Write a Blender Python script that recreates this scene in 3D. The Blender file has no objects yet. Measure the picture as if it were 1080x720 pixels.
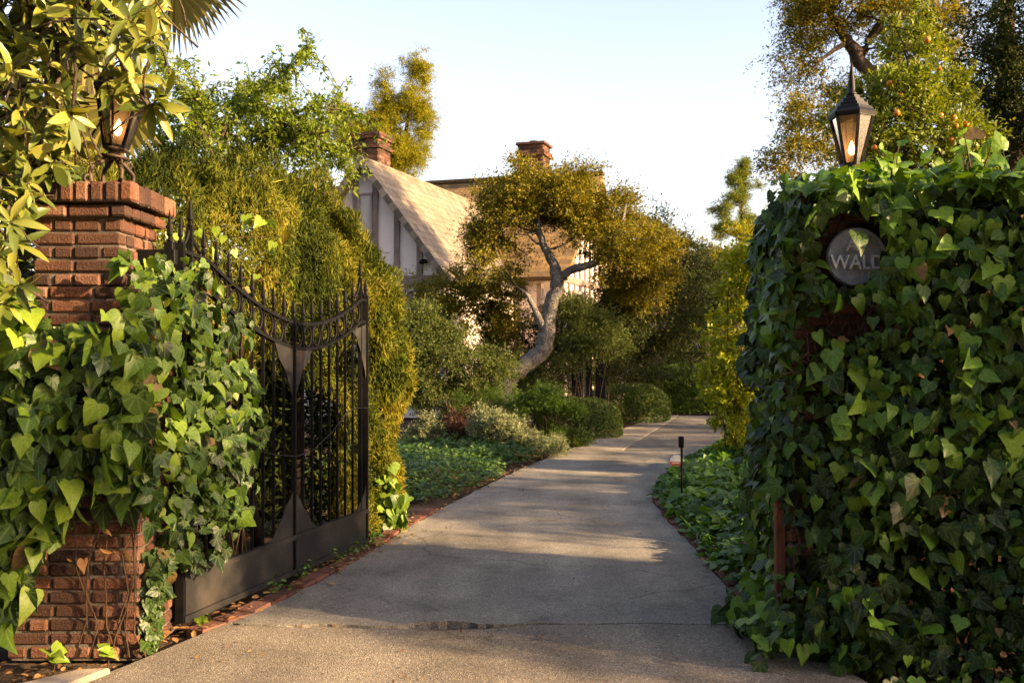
import bpy, bmesh, math, random
import numpy as np
from mathutils import Vector, Matrix

SEED = 11
rng = np.random.default_rng(SEED)
R = random.Random(SEED)
scene = bpy.context.scene
COL = scene.collection
PI = math.pi
EYE, F, CX, HY = 1.5, 1050.0, 540.0, 368.0       # eye height, focal length in photo pixels, centre column, horizon row


def at(u, v, d):
    """point seen at photo pixel (u, v), d metres in front of the camera"""
    return np.array([(u - CX) / F * d, d, EYE + (HY - v) / F * d])


def on_ground(u, v, z=0.0):
    return at(u, v, (EYE - z) * F / (v - HY))


# ------------------------------------------------------------------ numbers
def nrm(a):
    return a / np.maximum(np.linalg.norm(a, axis=-1, keepdims=True), 1e-9)


_nd = nrm(rng.normal(size=(10, 3)))
_np = rng.uniform(0, 6.28, 10)


def vnoise(P, freq):
    """cheap smooth noise, about -1..1"""
    P = np.asarray(P, float) * freq
    s = np.zeros(P.shape[0])
    for k in range(10):
        s += np.sin(P @ _nd[k] * (1 + .23 * k) * 2.2 + _np[k] + .8 * np.sin(P @ _nd[(k + 3) % 10] * 1.7 + _np[k - 1]))
    return s / 4.2


# ------------------------------------------------------------------ objects
def link(ob, parent=None):
    COL.objects.link(ob)
    if parent is not None:
        ob.parent = parent
    return ob


def base_of(ob):
    while ob.parent is not None:
        ob = ob.parent
    return np.array(ob.location[:])


def tag(o, label=None, cat=None, group=None, kind=None):
    if label: o['label'] = label
    if cat: o['category'] = cat
    if group: o['group'] = group
    if kind: o['kind'] = kind
    return o


def thing(name, loc, label, cat, group=None):
    o = bpy.data.objects.new(name, None)
    o.empty_display_size = .2
    o.location = tuple(float(c) for c in loc)
    link(o)
    return tag(o, label, cat, group)


def copy_tree(o, parent=None):
    c = o.copy(); COL.objects.link(c); c.parent = parent
    for ch in list(o.children):
        copy_tree(ch, c)
    return c


def mesh_np(name, V, Fc, mat, parent=None, smooth=False, uv=None, tone=None, loc=None):
    """V (n,3) world coordinates; Fc (m,k) faces of one size"""
    V = np.asarray(V, float); Fc = np.asarray(Fc, np.int32)
    off = base_of(parent) if parent is not None else (np.array(loc, float) if loc is not None else np.zeros(3))
    me = bpy.data.meshes.new(name)
    n, (m, k) = len(V), Fc.shape
    me.vertices.add(n); me.vertices.foreach_set('co', (V - off).astype(np.float32).ravel())
    me.loops.add(m * k); me.loops.foreach_set('vertex_index', Fc.ravel())
    me.polygons.add(m)
    me.polygons.foreach_set('loop_start', np.arange(0, m * k, k, dtype=np.int32))
    me.polygons.foreach_set('loop_total', np.full(m, k, np.int32))
    me.polygons.foreach_set('use_smooth', np.full(m, smooth))
    if uv is not None:
        l = me.uv_layers.new(name='UVMap'); l.data.foreach_set('uv', np.asarray(uv, np.float32).ravel())
    if tone is not None:
        a = me.attributes.new('tone', 'FLOAT', 'FACE'); a.data.foreach_set('value', np.asarray(tone, np.float32))
    me.update(calc_edges=True)
    me.materials.append(mat)
    ob = bpy.data.objects.new(name, me)
    if parent is None and loc is not None:
        ob.location = tuple(off)
    return link(ob, parent)


class MB:
    """collects shapes for one mesh, world coordinates"""
    def __init__(s): s.v, s.f = [], []

    def add(s, V, Fs):
        o = len(s.v); s.v += [tuple(map(float, p)) for p in V]; s.f += [tuple(i + o for i in f) for f in Fs]

    def box(s, c, size, rz=0.0, M=None):
        hx, hy, hz = size[0] / 2, size[1] / 2, size[2] / 2
        V = [Vector((x, y, z)) for z in (-hz, hz) for y in (-hy, hy) for x in (-hx, hx)]
        if M is None: M = Matrix.Rotation(rz, 3, 'Z')
        c = Vector(tuple(map(float, c)))
        s.add([M @ p + c for p in V], [(0, 2, 3, 1), (4, 5, 7, 6), (0, 1, 5, 4), (2, 6, 7, 3), (0, 4, 6, 2), (1, 3, 7, 5)])

    def bar(s, a, b, w, h=None, up=(0, 0, 1)):
        a, b = Vector(tuple(map(float, a))), Vector(tuple(map(float, b)))
        y = (b - a); L = y.length; y.normalize()
        u = Vector(up)
        if abs(y.dot(u)) > .97: u = Vector((1, 0, 0))
        x = y.cross(u).normalized(); z = x.cross(y)
        M = Matrix((x, y, z)).transposed()
        s.box((a + b) / 2, (w, L, h or w), M=M)

    def tube(s, pts, rad, seg=8, caps=True):
        pts = [Vector(tuple(map(float, p))) for p in pts]
        n = len(pts)
        if not hasattr(rad, '__len__'): rad = [rad] * n
        ref = Vector((.31, .17, .93)); V = []
        for i, p in enumerate(pts):
            t = (pts[min(i + 1, n - 1)] - pts[max(i - 1, 0)])
            if t.length < 1e-9: t = Vector((0, 0, 1))
            t.normalize()
            if abs(t.dot(ref)) > .96: ref = Vector((.9, .3, .1))
            x = t.cross(ref).normalized(); y = t.cross(x)
            ref = ref if True else y
            V += [p + (x * math.cos(2 * PI * k / seg) + y * math.sin(2 * PI * k / seg)) * rad[i] for k in range(seg)]
        Fs = [(i * seg + k, i * seg + (k + 1) % seg, (i + 1) * seg + (k + 1) % seg, (i + 1) * seg + k) for i in range(n - 1) for k in range(seg)]
        if caps:
            Fs.append(tuple(range(seg))[::-1]); Fs.append(tuple((n - 1) * seg + k for k in range(seg)))
        s.add(V, Fs)

    def lathe(s, c, prof, seg=12, rot=0.0):
        c = Vector(tuple(map(float, c))); n = len(prof)
        V = [c + Vector((r * math.cos(rot + 2 * PI * k / seg), r * math.sin(rot + 2 * PI * k / seg), z)) for r, z in prof for k in range(seg)]
        Fs = [(i * seg + k, i * seg + (k + 1) % seg, (i + 1) * seg + (k + 1) % seg, (i + 1) * seg + k) for i in range(n - 1) for k in range(seg)]
        Fs.append(tuple(range(seg))[::-1]); Fs.append(tuple((n - 1) * seg + k for k in range(seg)))
        s.add(V, Fs)

    def ring(s, c, ax1, ax2, r1, r2, t, seg=16, sec=5):
        c, a, b = Vector(tuple(c)), Vector(tuple(ax1)).normalized(), Vector(tuple(ax2)).normalized()
        nn = a.cross(b); V = []
        for i in range(seg):
            th = 2 * PI * i / seg; d = a * math.cos(th) + b * math.sin(th)
            p = c + a * math.cos(th) * r1 + b * math.sin(th) * r2
            V += [p + (d * math.cos(2 * PI * k / sec) + nn * math.sin(2 * PI * k / sec)) * t for k in range(sec)]
        s.add(V, [(i * sec + k, ((i + 1) % seg) * sec + k, ((i + 1) % seg) * sec + (k + 1) % sec, i * sec + (k + 1) % sec) for i in range(seg) for k in range(sec)])

    def prism(s, poly, ext):
        """polygon (3D points) pushed along the vector ext"""
        n = len(poly); P = [Vector(tuple(map(float, p))) for p in poly]; e = Vector(tuple(map(float, ext)))
        s.add(P + [p + e for p in P], [tuple(range(n))[::-1], tuple(range(n, 2 * n))] + [(i, (i + 1) % n, n + (i + 1) % n, n + i) for i in range(n)])

    def ball(s, c, r, seg=10, rings=7):
        prof = [(max(r * math.sin(PI * i / rings), 1e-4), -r * math.cos(PI * i / rings)) for i in range(rings + 1)]
        s.lathe(c, prof, seg)

    def build(s, name, mat, parent=None, smooth=False, bevel=0.0, loc=None):
        off = base_of(parent) if parent is not None else (np.array(loc, float) if loc is not None else np.zeros(3))
        me = bpy.data.meshes.new(name)
        me.from_pydata([tuple(np.array(p) - off) for p in s.v], [], s.f)
        bm = bmesh.new(); bm.from_mesh(me)
        bmesh.ops.recalc_face_normals(bm, faces=bm.faces)
        if bevel: bmesh.ops.bevel(bm, geom=list(bm.edges), offset=bevel, segments=1, affect='EDGES', clamp_overlap=True)
        if smooth:
            for f in bm.faces: f.smooth = len(f.verts) <= 4
        bm.to_mesh(me); bm.free()
        me.materials.append(mat)
        ob = bpy.data.objects.new(name, me)
        if parent is None and loc is not None: ob.location = tuple(off)
        return link(ob, parent)


# ------------------------------------------------------------------ materials
def new_mat(name):
    m = bpy.data.materials.new(name); m.use_nodes = True
    nt = m.node_tree; nt.nodes.clear()
    return m, nt.nodes, nt.links


def ramp(N, cols, interp='LINEAR'):
    r = N.new('ShaderNodeValToRGB'); e = r.color_ramp.elements; r.color_ramp.interpolation = interp
    while len(e) < len(cols): e.new(.5)
    for el, (p, c) in zip(e, cols): el.position = p; el.color = (*c, 1)
    return r


def noise(N, L, scale, detail=4, coord=None, rough=.55):
    n = N.new('ShaderNodeTexNoise'); n.inputs['Scale'].default_value = scale; n.inputs['Detail'].default_value = detail
    n.inputs['Roughness'].default_value = rough
    if coord is not None: L.new(coord, n.inputs['Vector'])
    return n


def mixc(N, L, fac, a, b, mode='MIX'):
    m = N.new('ShaderNodeMix'); m.data_type = 'RGBA'; m.blend_type = mode
    for sock, val in ((m.inputs[0], fac), (m.inputs[6], a), (m.inputs[7], b)):
        if hasattr(val, 'is_linked'): L.new(val, sock)
        elif isinstance(val, (int, float)): sock.default_value = val
        else: sock.default_value = (*val, 1)
    return m.outputs[2]


def finish(N, L, shader):
    o = N.new('ShaderNodeOutputMaterial'); L.new(shader, o.inputs['Surface'])


def mat_surface(name, cols, scale=6, rough=.8, bump=.3, bscale=60, spec=.3, metallic=0, island=0, fine=None, bdist=.01):
    """noise coloured surface; cols = ramp list; island: share of random per island"""
    m, N, L = new_mat(name)
    tc = N.new('ShaderNodeTexCoord')
    n1 = noise(N, L, scale, 6, tc.outputs['Object'])
    fac = n1.outputs['Fac']
    if island:
        g = N.new('ShaderNodeNewGeometry')
        mm = N.new('ShaderNodeMix'); mm.inputs[0].default_value = island
        L.new(fac, mm.inputs[2]); L.new(g.outputs['Random Per Island'], mm.inputs[3]); fac = mm.outputs[0]
    r = ramp(N, cols); L.new(fac, r.inputs['Fac'])
    col = r.outputs['Color']
    nb = noise(N, L, bscale, 5, tc.outputs['Object'])
    if fine:
        r2 = ramp(N, [(.3, (fine[0],) * 3), (.7, (fine[1],) * 3)]); L.new(nb.outputs['Fac'], r2.inputs['Fac'])
        col = mixc(N, L, 1.0, col, r2.outputs['Color'], 'MULTIPLY')
    p = N.new('ShaderNodeBsdfPrincipled')
    L.new(col, p.inputs['Base Color']); p.inputs['Roughness'].default_value = rough
    p.inputs['Specular IOR Level'].default_value = spec; p.inputs['Metallic'].default_value = metallic
    if bump:
        b = N.new('ShaderNodeBump'); b.inputs['Strength'].default_value = bump; b.inputs['Distance'].default_value = bdist
        L.new(nb.outputs['Fac'], b.inputs['Height']); L.new(b.outputs['Normal'], p.inputs['Normal'])
    finish(N, L, p.outputs[0])
    return m


def mat_leaf(name, cols, trans=.35, tcol=(1.25, 1.35, .5), rough=.5, spec=.3, veins=False, veinf=.2, use_tone=False, big=.35, bigscale=.8):
    """leaf with light passing through; cols: ramp over random-per-leaf (or the tone attribute)"""
    m, N, L = new_mat(name)
    g = N.new('ShaderNodeNewGeometry'); tc = N.new('ShaderNodeTexCoord')
    if use_tone:
        a = N.new('ShaderNodeAttribute'); a.attribute_name = 'tone'; fac = a.outputs['Fac']
    else:
        n = noise(N, L, bigscale, 2, tc.outputs['Object'])
        mm = N.new('ShaderNodeMix'); mm.inputs[0].default_value = big
        L.new(g.outputs['Random Per Island'], mm.inputs[2]); L.new(n.outputs['Fac'], mm.inputs[3]); fac = mm.outputs[0]
    r = ramp(N, cols); L.new(fac, r.inputs['Fac']); col = r.outputs['Color']
    p = N.new('ShaderNodeBsdfPrincipled')
    if veins:
        sx = N.new('ShaderNodeSeparateXYZ'); L.new(tc.outputs['UV'], sx.inputs[0])

        def mth(op, a, b=None):
            k = N.new('ShaderNodeMath'); k.operation = op
            for i, v in enumerate((a, b)):
                if v is None: continue
                if hasattr(v, 'is_linked'): L.new(v, k.inputs[i])
                else: k.inputs[i].default_value = v
            return k.outputs[0]
        ax = mth('ABSOLUTE', sx.outputs[0])
        ang = mth('ARCTAN2', ax, sx.outputs[1])
        rad = mth('SQRT', mth('ADD', mth('MULTIPLY', ax, ax), mth('MULTIPLY', sx.outputs[1], sx.outputs[1])))
        best = None
        for a0 in (0.0, .62, 1.3, 1.95):
            dd = mth('MULTIPLY', mth('ABSOLUTE', mth('SUBTRACT', ang, a0)), rad)
            best = dd if best is None else mth('MINIMUM', best, dd)
        rv = ramp(N, [(0.0, (1, 1, 1)), (.05, (0, 0, 0))]); L.new(best, rv.inputs['Fac'])
        vein = rv.outputs['Color']
        fv = mth('MULTIPLY', vein, veinf)
        col0 = col
        col = mixc(N, L, fv, col, (.22, .30, .10))
        nn = noise(N, L, 90, 3, tc.outputs['Object'])
        rr = ramp(N, [(.3, (.78, .78, .78)), (.7, (1.15, 1.15, 1.15))]); L.new(nn.outputs['Fac'], rr.inputs['Fac'])
        col = mixc(N, L, 1.0, col, rr.outputs['Color'], 'MULTIPLY')
        b = N.new('ShaderNodeBump'); b.inputs['Strength'].default_value = .35; b.inputs['Distance'].default_value = .004
        L.new(mth('ADD', mth('MULTIPLY', best, 4.0), mth('MULTIPLY', nn.outputs['Fac'], .35)), b.inputs['Height']); L.new(b.outputs['Normal'], p.inputs['Normal'])
    L.new(col, p.inputs['Base Color']); p.inputs['Roughness'].default_value = rough; p.inputs['Specular IOR Level'].default_value = spec
    t = N.new('ShaderNodeBsdfTranslucent')
    L.new(mixc(N, L, 1.0, col, tcol, 'MULTIPLY'), t.inputs['Color'])
    mx = N.new('ShaderNodeMixShader'); mx.inputs[0].default_value = trans
    L.new(p.outputs[0], mx.inputs[1]); L.new(t.outputs[0], mx.inputs[2])
    finish(N, L, mx.outputs[0])
    return m


def mat_asphalt(name, base, dark, light, scale=220, stain=None, warm=None):
    m, N, L = new_mat(name)
    tc = N.new('ShaderNodeTexCoord'); O = tc.outputs['Object']
    vo = N.new('ShaderNodeTexVoronoi'); vo.inputs['Scale'].default_value = scale; L.new(O, vo.inputs['Vector'])
    sx = N.new('ShaderNodeSeparateColor'); L.new(vo.outputs['Color'], sx.inputs[0])
    r = ramp(N, [(0, dark), (.45, base), (.8, base), (1, light)]); L.new(sx.outputs[0], r.inputs['Fac'])
    n1 = noise(N, L, 1.1, 6, O, .6)
    r1 = ramp(N, [(.3, (.6, .59, .57)), (.5, (.95, .95, .95)), (.7, (1.25, 1.24, 1.2))]); L.new(n1.outputs['Fac'], r1.inputs['Fac'])
    col = mixc(N, L, 1.0, r.outputs['Color'], r1.outputs['Color'], 'MULTIPLY')
    n3 = noise(N, L, 34, 6, O, .7)
    r3 = ramp(N, [(.32, (.6, .6, .6)), (.62, (1.12, 1.12, 1.12))]); L.new(n3.outputs['Fac'], r3.inputs['Fac'])
    col = mixc(N, L, .55, col, r3.outputs['Color'], 'MULTIPLY')
    if stain:
        n2 = noise(N, L, 2.3, 7, O, .7)
        r2 = ramp(N, [(.52, (0, 0, 0)), (.72, (1, 1, 1))]); L.new(n2.outputs['Fac'], r2.inputs['Fac'])
        f = N.new('ShaderNodeMath'); f.operation = 'MULTIPLY'; f.inputs[1].default_value = .55; L.new(r2.outputs['Color'], f.inputs[0])
        col = mixc(N, L, f.outputs[0], col, stain)
    mp = N.new('ShaderNodeMapping'); mp.inputs['Scale'].default_value = (2.2, .22, 1); L.new(O, mp.inputs['Vector'])
    n5 = noise(N, L, 1.6, 4, mp.outputs[0], .5); r5 = ramp(N, [(.38, (.8, .8, .8)), (.6, (1.08, 1.08, 1.08))]); L.new(n5.outputs['Fac'], r5.inputs['Fac'])
    col = mixc(N, L, .8, col, r5.outputs['Color'], 'MULTIPLY')
    n6 = noise(N, L, 2.0, 5, O, .6); mv = mixc(N, L, .25, O, n6.outputs['Color'])
    vc = N.new('ShaderNodeTexVoronoi'); vc.feature = 'DISTANCE_TO_EDGE'; vc.inputs['Scale'].default_value = .75; L.new(mv, vc.inputs['Vector'])
    rc = ramp(N, [(.0, (.5, .5, .5)), (.006, (1, 1, 1))]); L.new(vc.outputs['Distance'], rc.inputs['Fac'])
    n7 = noise(N, L, .9, 2, O); r7 = ramp(N, [(.5, (0, 0, 0)), (.56, (1, 1, 1))]); L.new(n7.outputs['Fac'], r7.inputs['Fac'])
    col = mixc(N, L, r7.outputs['Color'], col, mixc(N, L, 1.0, col, rc.outputs['Color'], 'MULTIPLY'))
    p = N.new('ShaderNodeBsdfPrincipled'); L.new(col, p.inputs['Base Color']); p.inputs['Roughness'].default_value = .85
    p.inputs['Specular IOR Level'].default_value = .25
    b = N.new('ShaderNodeBump'); b.inputs['Strength'].default_value = .55; b.inputs['Distance'].default_value = .006
    ad = N.new('ShaderNodeMath'); ad.operation = 'ADD'; L.new(vo.outputs['Distance'], ad.inputs[0]); L.new(n3.outputs['Fac'], ad.inputs[1])
    L.new(ad.outputs[0], b.inputs['Height']); L.new(b.outputs['Normal'], p.inputs['Normal'])
    finish(N, L, p.outputs[0])
    return m


def mat_tiles(name, cols, row=.3, width=.22):
    """overlapping roof tiles from the UV (metres)"""
    m, N, L = new_mat(name)
    tc = N.new('ShaderNodeTexCoord')
    br = N.new('ShaderNodeTexBrick'); br.offset = .5
    L.new(tc.outputs['UV'], br.inputs['Vector'])
    br.inputs['Scale'].default_value = 1.0; br.inputs['Brick Width'].default_value = width; br.inputs['Row Height'].default_value = row
    br.inputs['Mortar Size'].default_value = .012; br.inputs['Mortar Smooth'].default_value = .3; br.inputs['Bias'].default_value = 0
    br.inputs['Color1'].default_value = (*cols[0], 1); br.inputs['Color2'].default_value = (*cols[1], 1); br.inputs['Mortar'].default_value = (*[c * .35 for c in cols[0]], 1)
    n = noise(N, L, 3.0, 6, tc.outputs['Object'])
    r = ramp(N, [(.3, (.6, .6, .6)), (.72, (1.25, 1.2, 1.15))]); L.new(n.outputs['Fac'], r.inputs['Fac'])
    col = mixc(N, L, 1.0, br.outputs['Color'], r.outputs['Color'], 'MULTIPLY')
    p = N.new('ShaderNodeBsdfPrincipled'); L.new(col, p.inputs['Base Color']); p.inputs['Roughness'].default_value = .85
    sp = N.new('ShaderNodeSeparateXYZ'); L.new(tc.outputs['UV'], sp.inputs[0])
    w = N.new('ShaderNodeMath'); w.operation = 'FRACT'
    dv = N.new('ShaderNodeMath'); dv.operation = 'DIVIDE'; dv.inputs[1].default_value = row; L.new(sp.outputs[1], dv.inputs[0]); L.new(dv.outputs[0], w.inputs[0])
    iv = N.new('ShaderNodeMath'); iv.operation = 'SUBTRACT'; iv.inputs[0].default_value = 1; L.new(w.outputs[0], iv.inputs[1])
    b = N.new('ShaderNodeBump'); b.inputs['Strength'].default_value = .8; b.inputs['Distance'].default_value = .05
    L.new(iv.outputs[0], b.inputs['Height']); L.new(b.outputs['Normal'], p.inputs['Normal'])
    finish(N, L, p.outputs[0])
    return m


def mat_plain(name, col, rough=.5, metallic=0, spec=.5):
    return mat_surface(name, [(.25, [c * .8 for c in col]), (.75, [min(1, c * 1.15) for c in col])], 9, rough, .12, 140, spec, metallic)


M = {}
M['soil'] = mat_surface('soil_earth', [(.3, (.045, .03, .02)), (.7, (.12, .085, .055))], 3, .95, .7, 55, .1, fine=(.55, 1.25), bdist=.03)
M['lawn'] = mat_surface('far_ground', [(.3, (.04, .045, .015)), (.7, (.09, .08, .03))], .6, .95, .5, 12, .1)
M['asphalt'] = mat_asphalt('driveway_asphalt', (.235, .213, .172), (.11, .1, .083), (.39, .36, .3), 190, (.065, .058, .046))
M['apron'] = mat_asphalt('apron_asphalt', (.215, .182, .138), (.095, .08, .062), (.39, .34, .265), 170, (.1, .08, .055))
M['concrete'] = mat_asphalt('concrete_pad', (.29, .26, .215), (.19, .17, .14), (.37, .34, .29), 260, (.2, .175, .14))
M['pad'] = mat_asphalt('asphalt_pad', (.17, .158, .14), (.08, .075, .067), (.28, .26, .23), 220, (.1, .125, .1))
M['kerb'] = mat_surface('kerb_stone', [(.3, (.3, .23, .15)), (.7, (.46, .37, .27))], 8, .9, .5, 80, .15, fine=(.8, 1.1))
M['brick'] = mat_surface('old_red_brick', [(.08, (.02, .014, .012)), (.3, (.05, .028, .021)), (.52, (.08, .039, .026)), (.68, (.13, .055, .032)), (.8, (.19, .1, .066)), (.92, (.17, .145, .125))], 5, .9, .7, 110, .18, island=.6, fine=(.5, 1.3), bdist=.012)
M['edge_brick'] = mat_surface('edging_brick', [(.2, (.07, .034, .026)), (.6, (.15, .062, .043)), (.9, (.2, .105, .08))], 8, .9, .7, 80, .15, island=.5, fine=(.65, 1.15))
M['mortar'] = mat_surface('mortar', [(.3, (.06, .05, .042)), (.7, (.15, .125, .105))], 10, .95, .6, 90, .1)
M['iron'] = mat_surface('black_iron', [(.3, (.0025, .0025, .003)), (.62, (.005, .005, .0052)), (.82, (.014, .011, .009))], 14, .55, .25, 120, .12, 0)
M['plate'] = mat_surface('painted_steel_plate', [(.3, (.009, .009, .0098)), (.5, (.018, .018, .018)), (.64, (.034, .031, .028)), (.78, (.06, .042, .028))], 4, .55, .15, 60, .14, 0)
M['lamp_iron'] = mat_surface('lantern_iron', [(.3, (.003, .003, .003)), (.7, (.010, .008, .006))], 22, .5, .2, 150, .2, 0)
M['lamp_rust'] = mat_surface('lantern_bronze', [(.3, (.02, .013, .01)), (.7, (.065, .04, .025))], 22, .5, .2, 150, .2, 0)
M['stone_disc'] = mat_surface('plaque_metal', [(.3, (.22, .25, .3)), (.7, (.4, .44, .51))], 16, .6, .4, 90, .4, .1, fine=(.7, 1.15))
M['worn_metal'] = mat_surface('worn_letter_metal', [(.3, (.5, .54, .6)), (.7, (.7, .74, .8))], 16, .5, .3, 90, .4, .1)  # paler than the disc so the raised letters read
M['bark'] = mat_surface('oak_bark', [(.3, (.1, .09, .08)), (.7, (.3, .275, .25))], 7, .95, 1.0, 40, .1, fine=(.5, 1.2), bdist=.05)
M['bark_dark'] = mat_surface('dark_bark', [(.3, (.03, .022, .016)), (.7, (.1, .075, .055))], 6, .95, .9, 35, .1, bdist=.04)
M['stem'] = mat_surface('vine_stem', [(.3, (.03, .02, .013)), (.7, (.09, .055, .036))], 20, .9, .5, 120, .1)
M['plaster'] = mat_surface('house_plaster', [(.3, (.6, .5, .43)), (.7, (.7, .6, .52))], 2.0, .9, .2, 30, .1)
M['timber'] = mat_surface('house_timber', [(.3, (.15, .115, .095)), (.7, (.24, .185, .155))], 5, .85, .4, 40, .15)
M['roof_pale'] = mat_tiles('pale_shingles', ((.24, .195, .135), (.15, .12, .082)), .2, .2)
M['roof_gold'] = mat_tiles('brown_shingles', ((.23, .14, .04), (.12, .07, .02)), .19, .24)
M['roof_grey'] = mat_tiles('grey_shingles', ((.2, .16, .12), (.15, .12, .095)), .2, .3)
M['window_frame'] = mat_plain('window_frame_paint', (.26, .2, .16), .6)
M['dark_paint'] = mat_plain('dark_paint', (.006, .006, .009), .7, 0, .1)
M['wood_old'] = mat_surface('weathered_board', [(.3, (.008, .006, .005)), (.7, (.02, .015, .011))], 5, .9, .5, 60, .1)  # fence and hedge trunks near black to carry the shade behind the gate
M['white_paint'] = mat_plain('white_sign_paint', (.45, .45, .45), .6)
M['red_paint'] = mat_plain('orange_red_sign_paint', (.3, .05, .025), .6)
M['orange'] = mat_surface('orange_skin', [(.3, (.5, .13, .008)), (.7, (.62, .2, .012))], 12, .45, .3, 200, .4)
M['loquat_fruit'] = mat_surface('unripe_fruit', [(.3, (.28, .3, .06)), (.7, (.4, .4, .1))], 12, .5, .2, 100, .3)
M['litter'] = mat_leaf('dry_leaf', [(.1, (.1, .05, .02)), (.5, (.28, .14, .05)), (.9, (.42, .25, .1))], .2, (1.2, 1, .7), .7)


def mat_glass(name, tint, white=.16):
    m, N, L = new_mat(name)
    tr = N.new('ShaderNodeBsdfTransparent'); tr.inputs['Color'].default_value = (*tint, 1)
    gl = N.new('ShaderNodeBsdfGlossy'); gl.inputs['Roughness'].default_value = .12
    df = N.new('ShaderNodeBsdfTranslucent'); df.inputs['Color'].default_value = (.9, .72, .5, 1)
    fr = N.new('ShaderNodeFresnel'); fr.inputs['IOR'].default_value = 1.5
    a = N.new('ShaderNodeMixShader'); a.inputs[0].default_value = white; L.new(tr.outputs[0], a.inputs[1]); L.new(df.outputs[0], a.inputs[2])
    b = N.new('ShaderNodeMixShader'); L.new(fr.outputs[0], b.inputs[0]); L.new(a.outputs[0], b.inputs[1]); L.new(gl.outputs[0], b.inputs[2])
    finish(N, L, b.outputs[0])
    return m


M['lamp_glass'] = mat_glass('amber_lantern_glass', (.88, .68, .46), .14)
m, N, L = new_mat('lamp_bulb_light'); e = N.new('ShaderNodeEmission'); e.inputs['Color'].default_value = (1, .56, .2, 1); e.inputs['Strength'].default_value = 11.0; finish(N, L, e.outputs[0]); M['bulb'] = m
m, N, L = new_mat('window_glass'); p = N.new('ShaderNodeBsdfPrincipled'); p.inputs['Base Color'].default_value = (.1, .1, .1, 1); p.inputs['Roughness'].default_value = .06; p.inputs['Specular IOR Level'].default_value = .8; finish(N, L, p.outputs[0]); M['pane'] = m

M['ivy_left'] = mat_leaf('ivy_sunny', [(0, (.013, .03, .008)), (.35, (.032, .075, .013)), (.6, (.095, .18, .018)), (.82, (.17, .26, .024)), (.965, (.2, .28, .035)), (.985, (.16, .09, .035))], .3, (1.3, 1.4, .4), .42, .3, veins=True, veinf=.34, use_tone=True)  # left and right ivy
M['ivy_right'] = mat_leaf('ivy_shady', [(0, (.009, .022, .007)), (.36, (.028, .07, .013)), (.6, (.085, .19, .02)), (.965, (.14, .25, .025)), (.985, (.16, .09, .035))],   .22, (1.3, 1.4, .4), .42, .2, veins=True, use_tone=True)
M['cover'] = mat_leaf('ground_ivy', [(0, (.03, .075, .015)), (.5, (.06, .15, .022)), (1, (.12, .24, .03))], .3, (1.3, 1.4, .4), .45, .35, use_tone=True)
M['periwinkle'] = mat_leaf('periwinkle_leaf', [(0, (.03, .07, .02)), (.5, (.055, .12, .03)), (1, (.1, .18, .04))], .3, rough=.45)
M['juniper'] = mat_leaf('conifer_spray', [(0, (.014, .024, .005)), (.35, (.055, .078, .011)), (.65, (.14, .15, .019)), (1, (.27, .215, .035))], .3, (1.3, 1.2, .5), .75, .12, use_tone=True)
M['loquat'] = mat_leaf('loquat_leaf', [(0, (.024, .042, .01)), (.4, (.085, .12, .02)), (.75, (.2, .21, .038)), (1, (.36, .25, .06))], .28, (1.3, 1.15, .4), .42, .4)
M['pepper'] = mat_leaf('feathery_leaf', [(0, (.045, .085, .012)), (.5, (.13, .2, .022)), (1, (.24, .27, .03))], .5, (1.35, 1.35, .4), .55)
M['palm'] = mat_leaf('palm_blade', [(0, (.05, .06, .015)), (.5, (.11, .11, .025)), (1, (.24, .18, .05))], .3, (1.3, 1.15, .5), .45)
M['oak'] = mat_leaf('oak_leaf', [(0, (.026, .034, .005)), (.35, (.09, .095, .011)), (.7, (.21, .18, .014)), (1, (.33, .25, .018))], .34, (1.4, 1.2, .35), .6, .2)
M['dark_tree'] = mat_leaf('dark_tree_leaf', [(0, (.014, .022, .007)), (.5, (.035, .05, .012)), (1, (.08, .09, .018))], .25, rough=.6, spec=.2)
M['shrub'] = mat_leaf('shrub_leaf', [(0, (.03, .045, .012)), (.5, (.075, .1, .024)), (1, (.14, .155, .04))], .3, rough=.6, spec=.2)
M['golden'] = mat_leaf('golden_foliage', [(0, (.085, .11, .009)), (.5, (.22, .225, .016)), (1, (.38, .32, .022))], .4, (1.35, 1.2, .35), .6, .2)
M['yellow_shrub'] = mat_leaf('yellow_green_leaf', [(0, (.11, .16, .012)), (.5, (.27, .31, .02)), (.9, (.42, .38, .028)), (1, (.48, .32, .03))], .4, (1.35, 1.25, .35), .5)
M['citrus'] = mat_leaf('citrus_leaf', [(0, (.04, .068, .009)), (.5, (.12, .165, .016)), (1, (.23, .245, .028))], .35, (1.4, 1.3, .35), .45, .35)
M['sage'] = mat_leaf('silvery_leaf', [(0, (.08, .1, .05)), (.5, (.17, .2, .095)), (.9, (.32, .33, .17)), (1, (.42, .4, .22))], .25, (1.1, 1.1, .7), .6)
M['box'] = mat_leaf('boxwood_leaf', [(0, (.02, .042, .008)), (.5, (.05, .09, .015)), (1, (.12, .16, .024))], .25, rough=.5)
M['nandina'] = mat_leaf('lacy_leaf', [(0, (.03, .06, .01)), (.5, (.06, .12, .016)), (1, (.12, .2, .025))], .35, rough=.5)
M['red_leaf'] = mat_leaf('reddish_leaf', [(0, (.05, .025, .02)), (.5, (.1, .045, .035)), (1, (.1, .09, .04))], .3, (1.3, 1, .8), .5)

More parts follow.
